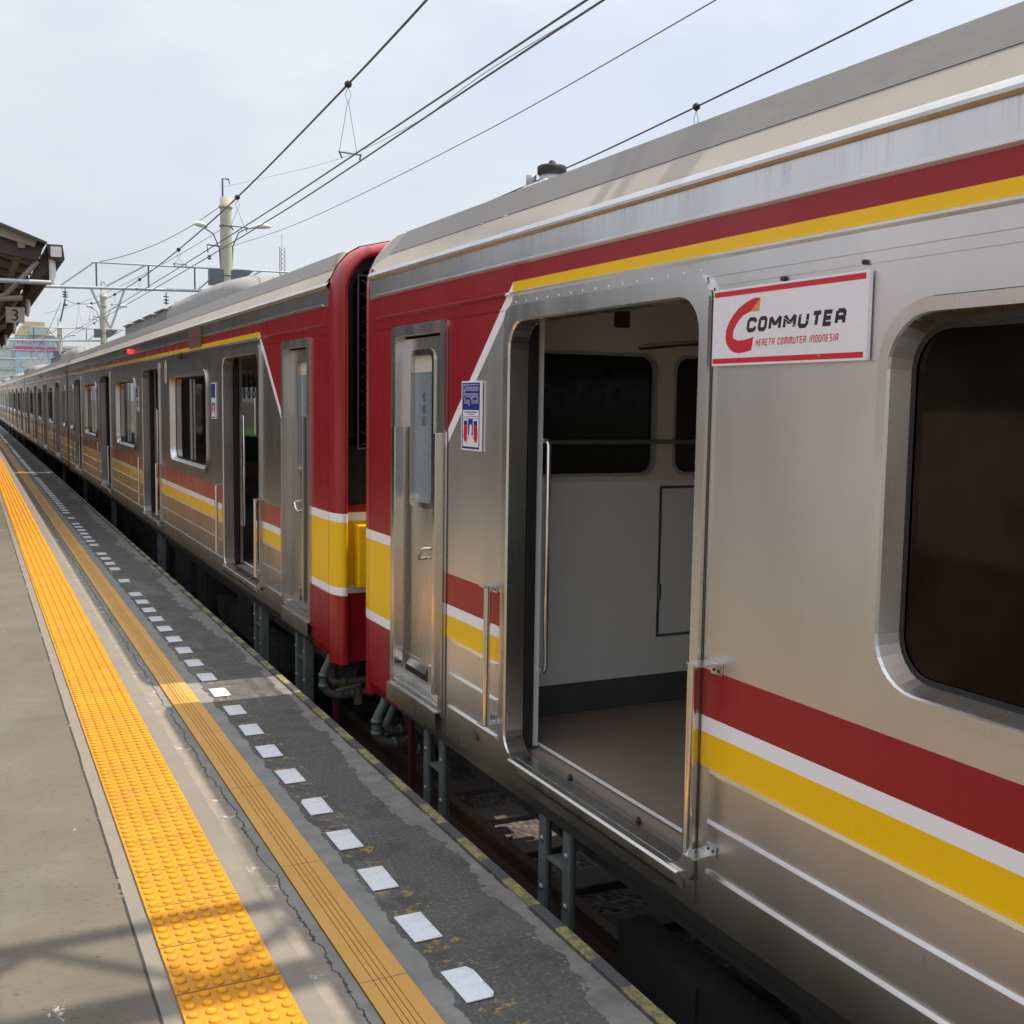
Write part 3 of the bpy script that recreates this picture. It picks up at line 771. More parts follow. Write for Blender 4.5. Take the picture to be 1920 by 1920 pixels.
def build_cab(c, near, wins):
    X = -1.4; st = M['steel'] if near else M['steel_old']
    # rounded end cap, painted like the side
    cap = c.mb(); cap.smooth = True
    secs = [(.06, .41), (0, .404), (0, .395), (.006, .34), (.018, .29), (.035, .255), (.055, .240), (.072, .240), (.080, .25), (.084, .345)]
    loops = [(inset(ENDP, d), s) for d, s in secs]; n = len(ENDP)
    vs = []
    for lp, s in loops: vs += [(x, s, z) for x, z in lp]
    cap.add(vs, [(i*n+k, i*n+k+1, (i+1)*n+k+1, (i+1)*n+k) for i in range(len(secs)-1) for k in range(n-1)])
    # close below the rim ends
    c.add(cap, 'end_rim', M['near_end' if near else 'far_end'])
    fc = c.mb(); lp = inset(ENDP, .08)
    low = [(x, z) for x, z in lp]
    # lower red apron and black upper panel as separate sheets
    xs = 1.322
    ap = c.mb(); ap.quad((-xs, .335, .0), (xs, .335, .0), (xs, .335, 1.02), (-xs, .335, 1.02)); c.add(ap, 'front_apron', M['near_end' if near else 'far_end'])
    up_ = c.mb(); up_.poly([(x, .345, z) for x, z in lp if z > 1.0]); up_.quad((-xs, .345, 1.02), (xs, .345, 1.02), (xs, .345, 1.45), (-xs, .345, 1.45)); 
    c.add(up_, 'windscreen_panel', M['black'])
    ws = c.mb(); o = rrect(-1.262, .35, 1.36, 2.52, .16, 6); ws.T = c.T
    ws.add([(x, .338, z) for x, z in o]+[(x, .322, z) for x, z in o], [tuple(range(len(o), 2*len(o)))]+[(i, (i+1)%len(o), len(o)+(i+1)%len(o), len(o)+i) for i in range(len(o))])
    w_ = c.add(ws, 'windscreen', M['glass_black'])
    # wire mesh guard over the windscreen: zigzag wires
    wm = c.mb()
    for col in range(8):
        x0 = -1.22+col*.09
        pts = []
        for k in range(25): pts.append((x0+(.09 if k % 2 else 0), .295, 1.40+k*.043))
        wm.tube(pts, .0022, 4)
    for x0 in (-1.24, -.45): wm.tube([(x0, .295, 1.38), (x0, .295, 2.46)], .005, 5)
    for zz in (1.38, 2.46): wm.tube([(-1.24, .295, zz), (-.45, .295, zz)], .005, 5)
    c.add(wm, 'wire_mesh_guard', M['galv_dark'], w_)
    for sx in (-1, 1):
        hb = c.mb(); a, b = sorted((sx*1.262, sx*.80)); hb.box(a, b, .215, .333, .50, .90)
        hl = c.add(hb, 'headlight_box', M['yellow'], bevel=.008)
        hr = c.mb()
        for q in (.32, .12): hr.lathe((sx*(.80+q), .212, .70), [(.07, -.006), (.07, .0)], 16, 'y')
        c.add(hr, 'headlight', M['lampglass'], hl)
    # cab door
    fr = c.mb(); o = rrect(.80, 1.54, .165, 2.095, (0, 0, .03, .03), 3); i_ = rrect(.862, 1.488, .205, 2.042, (.0, .0, .01, .01), 3)
    # use matching counts
    sheet(fr, o, [i_], X-.014); ring(fr, o, o, X-.014, X+.002); ring(fr, i_, i_, X-.014, X+.062)
    c.add(fr, 'cab_door_frame', st)
    dr = c.mb(); dw = rrect(.955, 1.275, 1.175, 1.955, .045, 5); do = [(.862, .205), (1.488, .205), (1.488, 2.03), (.862, 2.03)]
    slot = rrect(.905, 1.235, .265, .345, .004, 2)
    sheet(dr, do, [dw, slot], X+.042); ring(dr, dw, dw, X+.042, X+.060); ring(dr, slot, slot, X+.042, X+.07)
    dr.m = 1; dr.quad((X+.07, .89, .25), (X+.07, 1.25, .25), (X+.07, 1.25, .36), (X+.07, .89, .36)); dr.m = 0
    door = c.add(dr, 'cab_door', [st, M['dark']])
    vf = c.mb(); vf.prism([(X+.040, .915, .335), (X+.026, .915, .305), (X+.028, .915, .303), (X+.046, .915, .345)], (0, .30, 0)); 
    lp1 = rrect(.89, 1.25, .25, .36, .008, 3); lp2 = rrect(.905, 1.235, .265, .345, .004, 3); sheet(vf, lp1, [lp2], X+.036); ring(vf, lp1, lp1, X+.036, X+.042)
    c.add(vf, 'vent_slot', st, door)
    g1 = rrect(.940, 1.290, 1.160, 1.970, .055, 5); g2 = rrect(.966, 1.264, 1.190, 1.942, .038, 5)
    wf = c.mb(); sheet(wf, g1, [g2], X+.034); ring(wf, g1, g1, X+.034, X+.042); ring(wf, g2, g2, X+.034, X+.058)
    wf_o = c.add(wf, 'window_frame', M['chrome'] if near else st, door)
    pn = c.mb(); pn.quad((X+.057, .955, 1.175), (X+.057, 1.275, 1.175), (X+.057, 1.275, 1.955), (X+.057, .955, 1.955)); c.add(pn, 'pane', M['glass_frost'], door)
    bl = c.mb(); bl.quad((X+.054, .968, 1.855), (X+.054, 1.262, 1.855), (X+.054, 1.262, 1.94), (X+.054, .968, 1.94)); c.add(bl, 'roller_blind', M['blind'], door)
    if near:
        ch = c.mb()
        for kk, z in enumerate((1.71, 1.65, 1.59)):
            for q in range(3): ch.box(X+.0545, X+.0555, 1.085, 1.125, z+q*.016, z+q*.016+.004)
            ch.box(X+.0550, X+.0560, 1.103, 1.107, z-.006, z+.042)
            ch.box(X+.0552, X+.0562, 1.088, 1.092, z-.004, z+.03)
        c.add(ch, 'faded_lettering', M['galv_dark'], door)
    hd = c.mb(); yy = 1.40
    hd.tube([(X+.04, 1.18, .905), (X+.008, 1.175, .905), (X-.002, 1.195, .925), (X-.002, 1.22, .955), (X+.008, 1.255, .965), (X+.04, 1.26, .965)], .0085, 8)
    c.add(hd, 'door_handle', M['chrome'], door)
    for s in (.885, 1.459):
        hb = c.mb(); z1, z0 = (1.575, .300) if s < 1 else (1.555, .270)
        hb.box(X-.036, X-.030, s, s+.030, z0, z1); hb.box(X-.030, X+.016, s+.024, s+.030, z0, z1); hb.box(X-.030, X+.012, s, s+.024, z1-.005, z1); hb.box(X-.030, X+.012, s, s+.024, z0, z0+.005)
        c.add(hb, 'cab_handrail', M['chrome'] if near else st, bevel=.0015)
    sp = c.mb(); sp.prism([(X-.034, .80, .182), (X-.034, .80, .086), (X-.030, .80, .084), (X-.030, .80, .177), (X-.0, .80, .177), (X-.0, .80, .187)], (0, .70, 0)); c.add(sp, 'cab_step', st)
    # body joint strip next to the cab door
    js = c.mb(); js.box(X-.004, X+.001, 1.560, 1.565, .085, 2.05); c.add(js, 'panel_joint', M['dark'])
    js = c.mb(); js.box(X-.002, X+.001, 3.653, 3.656, .085, 2.06); c.add(js, 'panel_joint', M['dark'])
    # bulkhead behind the cab, seen through the first doorway
    Yb = 1.80
    bk = c.mb(); bk.box(-1.325, 1.34, Yb-.04, Yb, .197, 1.33); c.add(bk, 'cab_bulkhead', M['int_wall'])
    hs = [rrect(-1.15, -.40, 1.37, 1.94, .07, 5), rrect(-.27, .33, 1.37, 1.94, .07, 5), rrect(.5, 1.15, 1.37, 1.94, .07, 5)]
    bu = c.mb()
    n0 = len(bu.v)
    tmp = MB(); sheet(tmp, [(-1.325, 1.33), (1.34, 1.33), (1.34, 2.24), (-1.325, 2.24)], hs, 0)
    bu.add([(y, Yb, z) for _, y, z in tmp.v], tmp.f)
    c.add(bu, 'bulkhead_upper', M['int_cream'])
    for h in hs:
        wb = c.mb(); wb.add([(a, Yb-.02, b) for a, b in h], [tuple(range(len(h)))]); w = c.add(wb, 'bulkhead_window', M['glass_black'])
        k0 = [(a, b) for a, b in h]; ca, cb = sum(p[0] for p in h)/len(h), sum(p[1] for p in h)/len(h)
        h2 = [(ca+(a-ca)*1.045, cb+(b-cb)*1.05) for a, b in h]; tmp = MB(); sheet(tmp, h2, [h], 0); rr = c.mb(); rr.add([(y, Yb+.006, z) for _, y, z in tmp.v], tmp.f)
        m_ = len(h); rr.add([(a, Yb+.006, b) for a, b in h2]+[(a, Yb, b) for a, b in h2], [(i, (i+1) % m_, m_+(i+1) % m_, m_+i) for i in range(m_)])
        rr.add([(a, Yb+.006, b) for a, b in h]+[(a, Yb-.02, b) for a, b in h], [(i, (i+1) % m_, m_+(i+1) % m_, m_+i) for i in range(m_)])
        c.add(rr, 'window_rim', M['galv'], w)
    kb = c.mb(); kb.box(-1.32, 1.33, Yb+.001, Yb+.008, .198, .345); c.add(kb, 'kickboard', M['kick'])
    # access panel outline
    pn = c.mb(); pn.box(-.34, .22, Yb+.001, Yb+.004, .55, 1.29); 
    lk = c.add(pn, 'access_panel', M['int_wall'])
    ol = c.mb()
    for a, b, z0, z1 in ((-.352, -.34, .538, 1.302), (.22, .232, .538, 1.302), (-.34, .22, .538, .55), (-.34, .22, 1.29, 1.302)): ol.box(a, b, Yb+.001, Yb+.007, z0, z1)
    c.add(ol, 'seal', M['kick'], lk)
    hg = c.mb(); hg.box(-.350, -.337, Yb+.006, Yb+.014, .73, .81); c.add(hg, 'hinge', M['steel'], lk)
    rl = c.mb(); rl.tube([(-1.2, Yb+.05, 1.525), (1.2, Yb+.05, 1.525)], .011, 8); c.add(rl, 'bulkhead_rail', M['chrome'] if not near else M['underframe'])
    nt = c.mb(); nt.quad((-.80, Yb+.002, 2.08), (-.64, Yb+.002, 2.08), (-.64, Yb+.002, 2.15), (-.80, Yb+.002, 2.15)); nt.m = 1; nt.quad((-.64, Yb+.002, 2.075), (-.55, Yb+.002, 2.075), (-.55, Yb+.002, 2.155), (-.64, Yb+.002, 2.155)); c.add(nt, 'notice', [M['int_cream'], M['rust_red']])
    # coupling gear under the cab end
    cp_ = c.mb(); cp_.box(-.16, .16, -.02, .5, -.30, -.05); cp_.box(-.22, .22, .05, .2, -.34, -.02); c.add(cp_, 'coupler', M['dark'], bevel=.02)
    pp = c.mb(); S_ = .535
    pp.tube([(-1.335, S_, .04), (-1.352, S_, -.02), (-1.392, S_, -.09), (-1.402, S_, -.155), (-1.396, S_, -.205), (-1.362, S_, -.243), (-1.305, S_, -.262), (-1.23, S_, -.255), (-.95, S_, -.25)], .026, 12)
    pp.tube([(-1.30, S_+.08, .04), (-1.32, S_+.06, -.04), (-1.345, S_+.04, -.115), (-1.352, S_+.03, -.14), (-1.335, S_+.02, -.168), (-1.30, S_+.01, -.182), (-1.10, S_, -.175)], .023, 12)
    for q, zz in ((-1.398, -.12), (-1.399, -.19)): pp.lathe((q, S_, zz), [(.033, -.013), (.033, .013)], 12)
    for q in (-1.285, -1.20): pp.lathe((q, S_, -.258), [(.034, -.014), (.034, .014)], 12, 'x')
    pp.lathe((-1.255, S_+.01, -.18), [(.030, -.012), (.030, .012)], 12, 'x')
    pp.lathe((-1.165, S_, -.252), [(.036, -.02), (.044, 0), (.036, .02)], 8, 'x'); pp.lathe((-1.08, S_, -.25), [(.046, -.015), (.046, .015)], 8, 'x')
    pp.tube([(-1.165, S_-.01, -.21), (-1.165, S_-.01, -.335)], .028, 10)
    pp.tube([(-1.33, S_-.05, -.222), (-1.16, S_-.06, -.19)], .010, 6)
    c.add(pp, 'air_pipes', M['pipe'])
    ho = c.mb(); pts = [(-.95+.1*math.sin(t/10*3.14), .26-.026*t, -.30-.30*math.sin(t/10*3.14)) for t in range(11)]; ho.tube(pts, .022, 8); c.add(ho, 'air_hose', M['dark'])
    bfr = c.mb(); bfr.box(-1.27, -1.24, .70, .75, -.75, .01); c.add(bfr, 'corner_bracket', M['rust_red'])
    if not near:
        yb = c.mb(); yb.box(-1.12, -1.02, .98, 1.10, -.42, -.30); c.add(yb, 'yellow_block', M['dull_yellow'], bevel=.01)


# ------------------------------------------------------------------ lettering helpers
def text2d(body, size, align='CENTER', shear=0, thin=0):
    cu = bpy.data.curves.new('t', 'FONT'); cu.body = body; cu.size = size; cu.align_x = align; cu.shear = shear; cu.resolution_u = 3; cu.offset = thin
    o = bpy.data.objects.new('t', cu); COL.objects.link(o)
    bpy.context.view_layer.update()
    dg = bpy.context.evaluated_depsgraph_get(); me = bpy.data.meshes.new_from_object(o.evaluated_get(dg))
    vs = [tuple(v.co)[:2] for v in me.vertices]; fs = [tuple(p.vertices) for p in me.polygons]
    bpy.data.objects.remove(o); bpy.data.curves.remove(cu); bpy.data.meshes.remove(me)
    return vs, fs
def stroke(pts, w, closed=False, ch=0.0):
    """mitred strip of a polyline; corners cut by ch"""
    if ch:
        q = []; n = len(pts)
        for i, p in enumerate(pts):
            if not closed and i in (0, n-1): q.append(p); continue
            a, b = pts[i-1], pts[(i+1) % n]
            for o in (a, b):
                dx, dy = o[0]-p[0], o[1]-p[1]; l = math.hypot(dx, dy); k = min(ch, l*.45)/l; q.append((p[0]+dx*k, p[1]+dy*k))
        pts = q
    n = len(pts); L = []; Rr = []
    for i, p in enumerate(pts):
        a = pts[i-1] if (i > 0 or closed) else None; b = pts[(i+1) % n] if (i < n-1 or closed) else None
        def nrm(u, v): dx, dy = v[0]-u[0], v[1]-u[1]; l = math.hypot(dx, dy); return (-dy/l, dx/l)
        if a and b:
            n1, n2 = nrm(a, p), nrm(p, b); mx, my = n1[0]+n2[0], n1[1]+n2[1]; d = 1+n1[0]*n2[0]+n1[1]*n2[1]; mx, my = mx/d, my/d
        else: mx, my = nrm(a, p) if a else nrm(p, b)
        L.append((p[0]+mx*w/2, p[1]+my*w/2)); Rr.append((p[0]-mx*w/2, p[1]-my*w/2))
    m = n if closed else n-1
    return L+Rr, [(i, (i+1) % n, n+(i+1) % n, n+i) for i in range(m)]
GL = {'C': [[(1,.68),(1,1),(0,1),(0,0),(1,0),(1,.32)]], 'O': 'O', 'M': [[(0,0),(0,1)], [(.02,1),(.5,.3),(.98,1)], [(1,1),(1,0)]], 'U': [[(0,1),(0,0),(1,0),(1,1)]],
      'T': [[(-.22,1),(1.22,1)], [(.5,1),(.5,0)]], 'E': [[(1.05,1),(0,1),(0,0),(1.05,0)], [(.1,.5),(.95,.5)]], 'R': [[(0,0),(0,1)], [(.05,1),(.82,1),(1,.84),(1,.60),(.82,.44),(.05,.44)], [(.74,.42),(1,.28),(1,0)]],
      'K': [[(0,1),(0,0)], [(1,1),(1,.7),(.1,.5)], [(.5,.58),(1,.45),(1,0)]], 'A': [[(0,0),(0,1),(1,1),(1,0)], [(.1,.42),(.9,.42)]], 'I': [[(.5,0),(.5,1)]], 'N': [[(0,0),(0,1),(1,1),(1,0)]],
      'D': 'O', 'S': [[(1,1),(0,1),(0,.5),(1,.5),(1,0),(0,0)]], 'm': [[(0,0),(0,1),(1,1),(1,0)], [(.5,.95),(.5,0)]]}
def glyph(mb, ch, x, y, w, h, sw, shear, put, ch_r=.2, lift=0):
    g_ = GL[ch]; st_ = [([(0,0),(0,1),(1,1),(1,0)], True)] if g_ == 'O' else [(p, False) for p in g_]
    for k, (p, cl) in enumerate(st_):
        pp = [(x+a*w, y+b*h) for a, b in p]
        vs, fs = stroke(pp, sw, cl, ch_r*min(w, h) if len(pp) > 2 and ch not in 'RE' else 0)
        mb.add([put(a+(b-y)*shear, b, lift+k*.00012) for a, b in vs], fs)

# ------------------------------------------------------------------ the train
def train_root(name, y, label, z=0, group='coaches of the commuter train'):
    return empty(name, (CX, y, -1.0+z), label, 'train car', group)
near_root = train_root('train_car', 6.485, 'nearest stainless train car with its first doorway open and a white route board beside it')
near = Car(-1, near_root, M['near_side']); build_car(near, True, True)
far_root = train_root('train_car', 6.485, 'second train car with red cab end facing the nearest car, its stripes faded', .025)
far = Car(1, far_root, M['far_side']); build_car(far, True, False)
mid_root = train_root('train_car', 6.485+21.02, 'third train car from the camera, just beyond the grey air conditioner car', .025)
mid = Car(1, mid_root, M['mid_side'], 1); build_car(mid, False, False)
# rooftop air conditioner and fan boxes of the older cars
def roof_kit(c):
    ac = c.mb(); ac.smooth = True
    prof_ = [(-.78, 2.72), (-.76, 2.98), (-.66, 3.10), (-.40, 3.18), (0, 3.20), (.40, 3.18), (.66, 3.10), (.76, 2.98), (.78, 2.72)]
    n = len(prof_); secs = [(5.4, .15), (5.7, .45), (6.2, .75), (6.9, .92), (7.6, .97), (10.6, .97), (10.8, .90)]
    vs = []
    for s, k in secs: vs += [(x*min(1, k+.25), s, 2.70+(z-2.70)*k) for x, z in prof_]
    ac.add(vs, [(i*n+k, i*n+k+1, (i+1)*n+k+1, (i+1)*n+k) for i in range(len(secs)-1) for k in range(n-1)])
    ac.smooth = False; ac.poly(vs[-n:]); 
    a = c.add(ac, 'air_conditioner', M['roof_kit'])
    gr = c.mb()
    for s in (7.0, 8.3): gr.box(-.735, -.72, s, s+.7, 2.985, 2.995)
    c.add(gr, 'grab_strip', M['white'], a)
    for k in range(4):
        v = c.mb(); s = 11.2+k*1.3; v.box(-.72, .62, s, s+.9, 2.72, 3.02); v.box(-.76, .66, s-.04, s+.94, 3.02, 3.04)
        c.add(v, 'roof_ventilator', M['roof_kit'], bevel=.03)
    r_ = c.mb(); r_.tube([(-.64, 10.4, 3.06), (-.64, 15.6, 3.06)], .018, 6)
    for k in range(5): r_.tube([(-.64, 10.5+k*1.25, 2.75), (-.64, 10.5+k*1.25, 3.06)], .014, 6)
    c.add(r_, 'roof_conduit', M['galv_dark'])
roof_kit(far); roof_kit(mid)
# marks of the far car
rp = far.mb(); rp.box(-1.411, -1.399, 4.62, 5.26, 2.19, 2.385); far.add(rp, 'blanked_indicator_plate', M['rust'])
cm = far.mb(); cm.lathe((-1.44, 5.75, 2.13), [(.03, 0), (.04, .04)], 12, 'x'); far.add(cm, 'door_camera', M['dark'])
def car_text(c, body, size, s, z, mat, name='number', tall=1.0, depth=.0035):
    vs, fs = text2d(body, size); m = c.mb(); k = 1 if c.d < 0 else -1
    m.add([(-1.4-depth, s+k*x, z+y*tall) for x, y in vs], fs); return c.add(m, name, mat)
pl = far.mb(); o = rrect(6.74, 6.92, 1.84, 2.12, .085, 6); sheet(pl, o, [], -1.403); pp_ = far.add(pl, 'car_number_plate', M['blind'])
car_text(far, '6', .22, 6.83, 1.90, M['signorange'], 'digit', depth=.0055).parent = far_root
car_text(near, '136', .055, 1.93, .165, M['signblack'], 'fleet_number')
# near car: roof antenna
an = near.mb(); an.box(-.77, -.55, 1.04, 1.30, 2.74, 2.852); ant = near.add(an, 'radio_antenna', M['white'], bevel=.012)
a2 = near.mb(); a2.lathe((-.66, 1.17, 2.852), [(.070, 0), (.066, .045)], 20); a2.lathe((-.74, 1.09, 2.852), [(.028, 0), (.028, .05)], 12); a2.lathe((-.59, 1.26, 2.852), [(.026, 0), (.026, .045)], 12); near.add(a2, 'housing', M['galv'], ant)
a3 = near.mb(); a3.lathe((-.66, 1.17, 2.897), [(.072, 0), (.078, .008), (.078, .040), (.070, .048)], 20); a3.lathe((-.66, 1.17, 2.945), [(.03, 0), (.012, .028)], 10); near.add(a3, 'black_cap', M['black'], ant)

# sign boards on the near car (white route board)
def board(c, s_left, s_right, z0, z1, x, th, name, mat):
    k = c.mb(); a, b = sorted((s_left, s_right)); k.box(x-th, x, a, b, z0, z1); return c.add(k, name, mat, bevel=.0015)
SL, SR, Z0, Z1 = 3.675, 4.325, 1.822, 2.047
W_, H_ = SR-SL, Z1-Z0
bd = board(near, SL, SR, Z0, Z1, -1.404, .014, 'route_board', M['signwhite'])
XB = -1.4183
def put(u, v, lift=0): return (XB-lift, SL+u, Z0+v)
bars = near.mb()
for v0, v1 in ((.031, .098), (.906, .974)): bars.quad(put(.007*W_, v0*H_), put(.984*W_, v0*H_), put(.984*W_, v1*H_), put(.007*W_, v1*H_))
near.add(bars, 'red_bars', M['signred'], bd)
SW = [(.344,.843),(.301,.845),(.251,.808),(.2,.747),(.156,.661),(.125,.572),(.104,.468),(.101,.374),(.107,.292),(.128,.232),(.159,.177),(.199,.158),(.238,.162),(.292,.187),(.304,.357),(.273,.337),(.235,.323),(.196,.322),(.163,.346),(.154,.381),(.16,.462),(.179,.53),(.203,.597),(.228,.639),(.279,.68)]
sw = near.mb(); tmp = MB(); sheet(tmp, [(u*W_, v*H_) for u, v in SW], [], 0); sw.add([put(u, v) for _, u, v in tmp.v], tmp.f); near.add(sw, 'red_emblem', M['signred'], bd)
og = near.mb(); og.poly([put(.345*W_, .838*H_, .0002), put(.337*W_, .673*H_, .0002), put(.279*W_, .682*H_, .0002)]); near.add(og, 'orange_emblem_tip', M['signorange'], bd)
lt = near.mb(); hh = .190*H_; sw_ = .0116
for ch, u0, u1 in (('C', .252, .318), ('O', .331, .391), ('M', .404, .486), ('M', .499, .581), ('U', .594, .660), ('T', .683, .732), ('E', .747, .803), ('R', .817, .878)):
    glyph(lt, ch, u0*W_+sw_/2, .415*H_+sw_/2, (u1-u0)*W_-sw_, hh-sw_, sw_, .16, put)
near.add(lt, 'commuter_lettering', M['signblack'], bd)
for _ in (0,):
    pass
lt = near.mb(); word = 'KERETA COmmUTER INDONESIA'; hh = .088*H_; sw_ = .0031; u = .320*W_
adv = (.866-.320)*W_/25.6
for ch in word:
    if ch == ' ': u += adv*.75; continue
    w = adv*(.50 if ch == 'I' else (1.25 if ch == 'm' else 1.0)); 
    glyph(lt, ch, u+sw_/2, .234*H_+sw_/2, w-sw_*1.9 if ch != 'I' else w-sw_*1.6, hh-sw_, sw_, .12, put, .15); u += w*1.03
near.add(lt, 'operator_lettering', M['signred'], bd)
for q in (.47, .955): sc_ = near.mb(); sc_.lathe((-1.412, SL+q*W_, Z1+.010+.012*(q > .9)), [(.007, 0), (.007, .010)], 8, 'x'); near.add(sc_, 'screw', M['dark'], bd)
sc2 = near.mb()
for pts in ([(.31, .74), (.48, .60), (.6, .42), (.66, .25), (.74, .06)], [(.35, .80), (.52, .66), (.66, .50), (.75, .3), (.84, .12)]):
    vs, fs = stroke([(a*W_, b*H_) for a, b in pts], .0011); sc2.add([put(a, b, .0006) for a, b in vs], fs)
near.add(sc2, 'white_scratches', M['signwhite'], bd)

# blue boarding notices
def notice(c, sl_, sr_, z0, z1, detail=True):
    """sl_: edge the viewer sees on the left"""
    x = -1.403; bd = board(c, sl_, sr_, z0, z1, x, .008, 'boarding_notice', M['signwhite'])
    w = abs(sr_-sl_); h = z1-z0; k = 1 if sr_ > sl_ else -1
    P = lambda u, v, lift=0: (x-.0085-lift, sl_+k*u*w, z0+v*h)
    bl = c.mb()
    bl.quad(P(.05, .585), P(.93, .585), P(.93, .975), P(.05, .975)); bl.quad(P(.05, .025), P(.93, .025), P(.93, .055), P(.05, .055))
    for a, b in ((.05, .085), (.895, .93)): bl.quad(P(a, .0555), P(b, .0555), P(b, .5845), P(a, .5845))
    if detail:
        for v in (.46, .49): bl.quad(P(.09, v), P(.89, v), P(.89, v+.006), P(.09, v+.006))
        bl.quad(P(.17, .548), P(.80, .548), P(.80, .560), P(.17, .560)); bl.quad(P(.31, .520), P(.66, .520), P(.66, .528), P(.31, .528))
    bl.quad(P(.36, .22), P(.60, .22), P(.60, .455), P(.36, .455)) 
    for a, b in ((.14, .32), (.64, .82)): bl.quad(P(a, .37), P(b, .37), P(b, .43), P(a, .43))
    c.add(bl, 'blue_print', M['signblue'], bd)
    rd = c.mb()
    rd.poly([P(.12, .20), P(.16, .12), P(.26, .14), P(.32, .24), P(.32, .368), P(.14, .368)]); rd.poly([P(.64, .24), P(.70, .14), P(.80, .12), P(.84, .20), P(.82, .368), P(.64, .368)])
    if detail:
        rd.poly([P(.24, .11), P(.27, .10), P(.37, .205), P(.33, .205)]); rd.poly([P(.60, .205), P(.63, .205), P(.75, .10), P(.72, .11)])
    c.add(rd, 'red_print', M['signred'], bd)
    wp = c.mb(); wp.poly([P(.42, .20, .0003), P(.54, .20, .0003), P(.56, .34, .0003), P(.51, .39, .0003), P(.44, .36, .0003)])
    if detail:
        wp.quad(P(.09, .945, .0003), P(.88, .945, .0003), P(.88, .951, .0003), P(.09, .951, .0003))
        for body, v in (('Dahulukan', .855), ('Penumpang', .765), ('Yang Turun', .675)):
            vs, fs = text2d(body, 1.0, thin=-.010); mxw = max(a for a, b in vs)-min(a for a, b in vs); s_ = .74/mxw*w
            mx_ = (max(a for a, b in vs)+min(a for a, b in vs))/2
            wp.add([P(.49+(a-mx_)*s_/w, v+b*s_*1.15/h, .0004) for a, b in vs], fs)
    c.add(wp, 'white_print', M['signwhite'], bd)
    return bd
notice(near, 1.745, 1.965, 1.487, 1.800)
notice(far, 4.15, 3.93, 1.50, 1.83, False)
notice(far, 9.30, 9.08, 1.50, 1.83, False)
notice(far, 14.3, 14.1, 1.50, 1.83, False)

# further cars are copies of the third one
ords = ['fourth', 'fifth', 'sixth', 'seventh', 'eighth']
for k in range(5):
    c = copy_tree(mid_root); c.location.y += 21.02*(k+1)
    tag(c, '%s train car from the camera in the row of coaches%s' % (ords[k], ', farthest and smallest of all' if k == 4 else ''))

# ------------------------------------------------------------------ overhead line
def gantry_far(y, label, k=.958):
    g_ = empty('overhead_gantry', (0, y, -1.35), label, 'gantry', 'overhead line gantries over the tracks')
    L = lambda X, Z: (X*k, 0, 1.7+(Z-1.7)*k+1.35)
    xs = [-4.2, 4.73*1.0, 6.6*1.0, 8.73, 9.64]
    zb = lambda X: 5.95+.028*X; zt = lambda X: 7.03+.012*X
    m = MB(); m.tube([L(-4.4, zb(-4.4)), L(9.7, zb(9.7))], .062, 8); g_b = m.build('bottom_chord', M['galv'], g_)
    m = MB(); m.tube([L(4.6, zt(4.6)), L(12.8, zt(12.8))], .036, 6); m.build('top_chord', M['galv'], g_)
    for X in (4.78, 6.78, 8.62):
        m = MB(); m.tube([L(X, zb(X)), L(X, zt(X))], .033, 6); m.build('upright', M['galv_dark'], g_)
    for a, b in (((3.35, 0), (4.7, 1)), ((5.0, 0), (6.7, 1)), ((8.7, 0), (9.75, 1)), ((9.7, 0), (11.4, 1))):
        m = MB(); m.tube([L(a[0], zb(a[0])), L(b[0], zt(b[0]))], .034, 6); m.build('brace', M['galv'], g_)
    for a, b in ((4.55, 5.25), (5.85, 5.28)):
        m = MB(); m.tube([L(a, zb(a)), L(b, 4.5)], .042, 6); m.build('drop_arm', M['galv'], g_)
    m = MB(); m.prism([(9.2*k, -.2, L(0, 7.1)[2]), (11.0*k, -.2, L(0, 7.1)[2]), (10.4*k, -.2, L(0, 6.55)[2]), (9.2*k, -.2, L(0, 6.45)[2])], (0, .4, 0)); m.build('gusset_plate', M['galv_dark'], g_)
    # left post on the platform
    m = MB(); m.tube([(-4.2*k, 0, 1.35), (-4.2*k, 0, L(0, 5.9)[2])], .12, 10); m.build('post', M['galv'], g_)
    return g_
def insulator(x, y, z, drop, label):
    o = empty('insulator_string', (x, y, z), label, 'insulator', 'insulators hanging from the gantries')
    m = MB(); m.tube([(0, 0, 0), (0, 0, -drop)], .02, 6)
    m.build('rod', M['galv_dark'], o)
    m = MB()
    for q in (.35, .62, .85): m.lathe((0, 0, -drop*q), [(.03, -.03), (.11, -.01), (.11, .01), (.04, .04)], 12)
    m.build('disc', M['insul'], o)
    return o
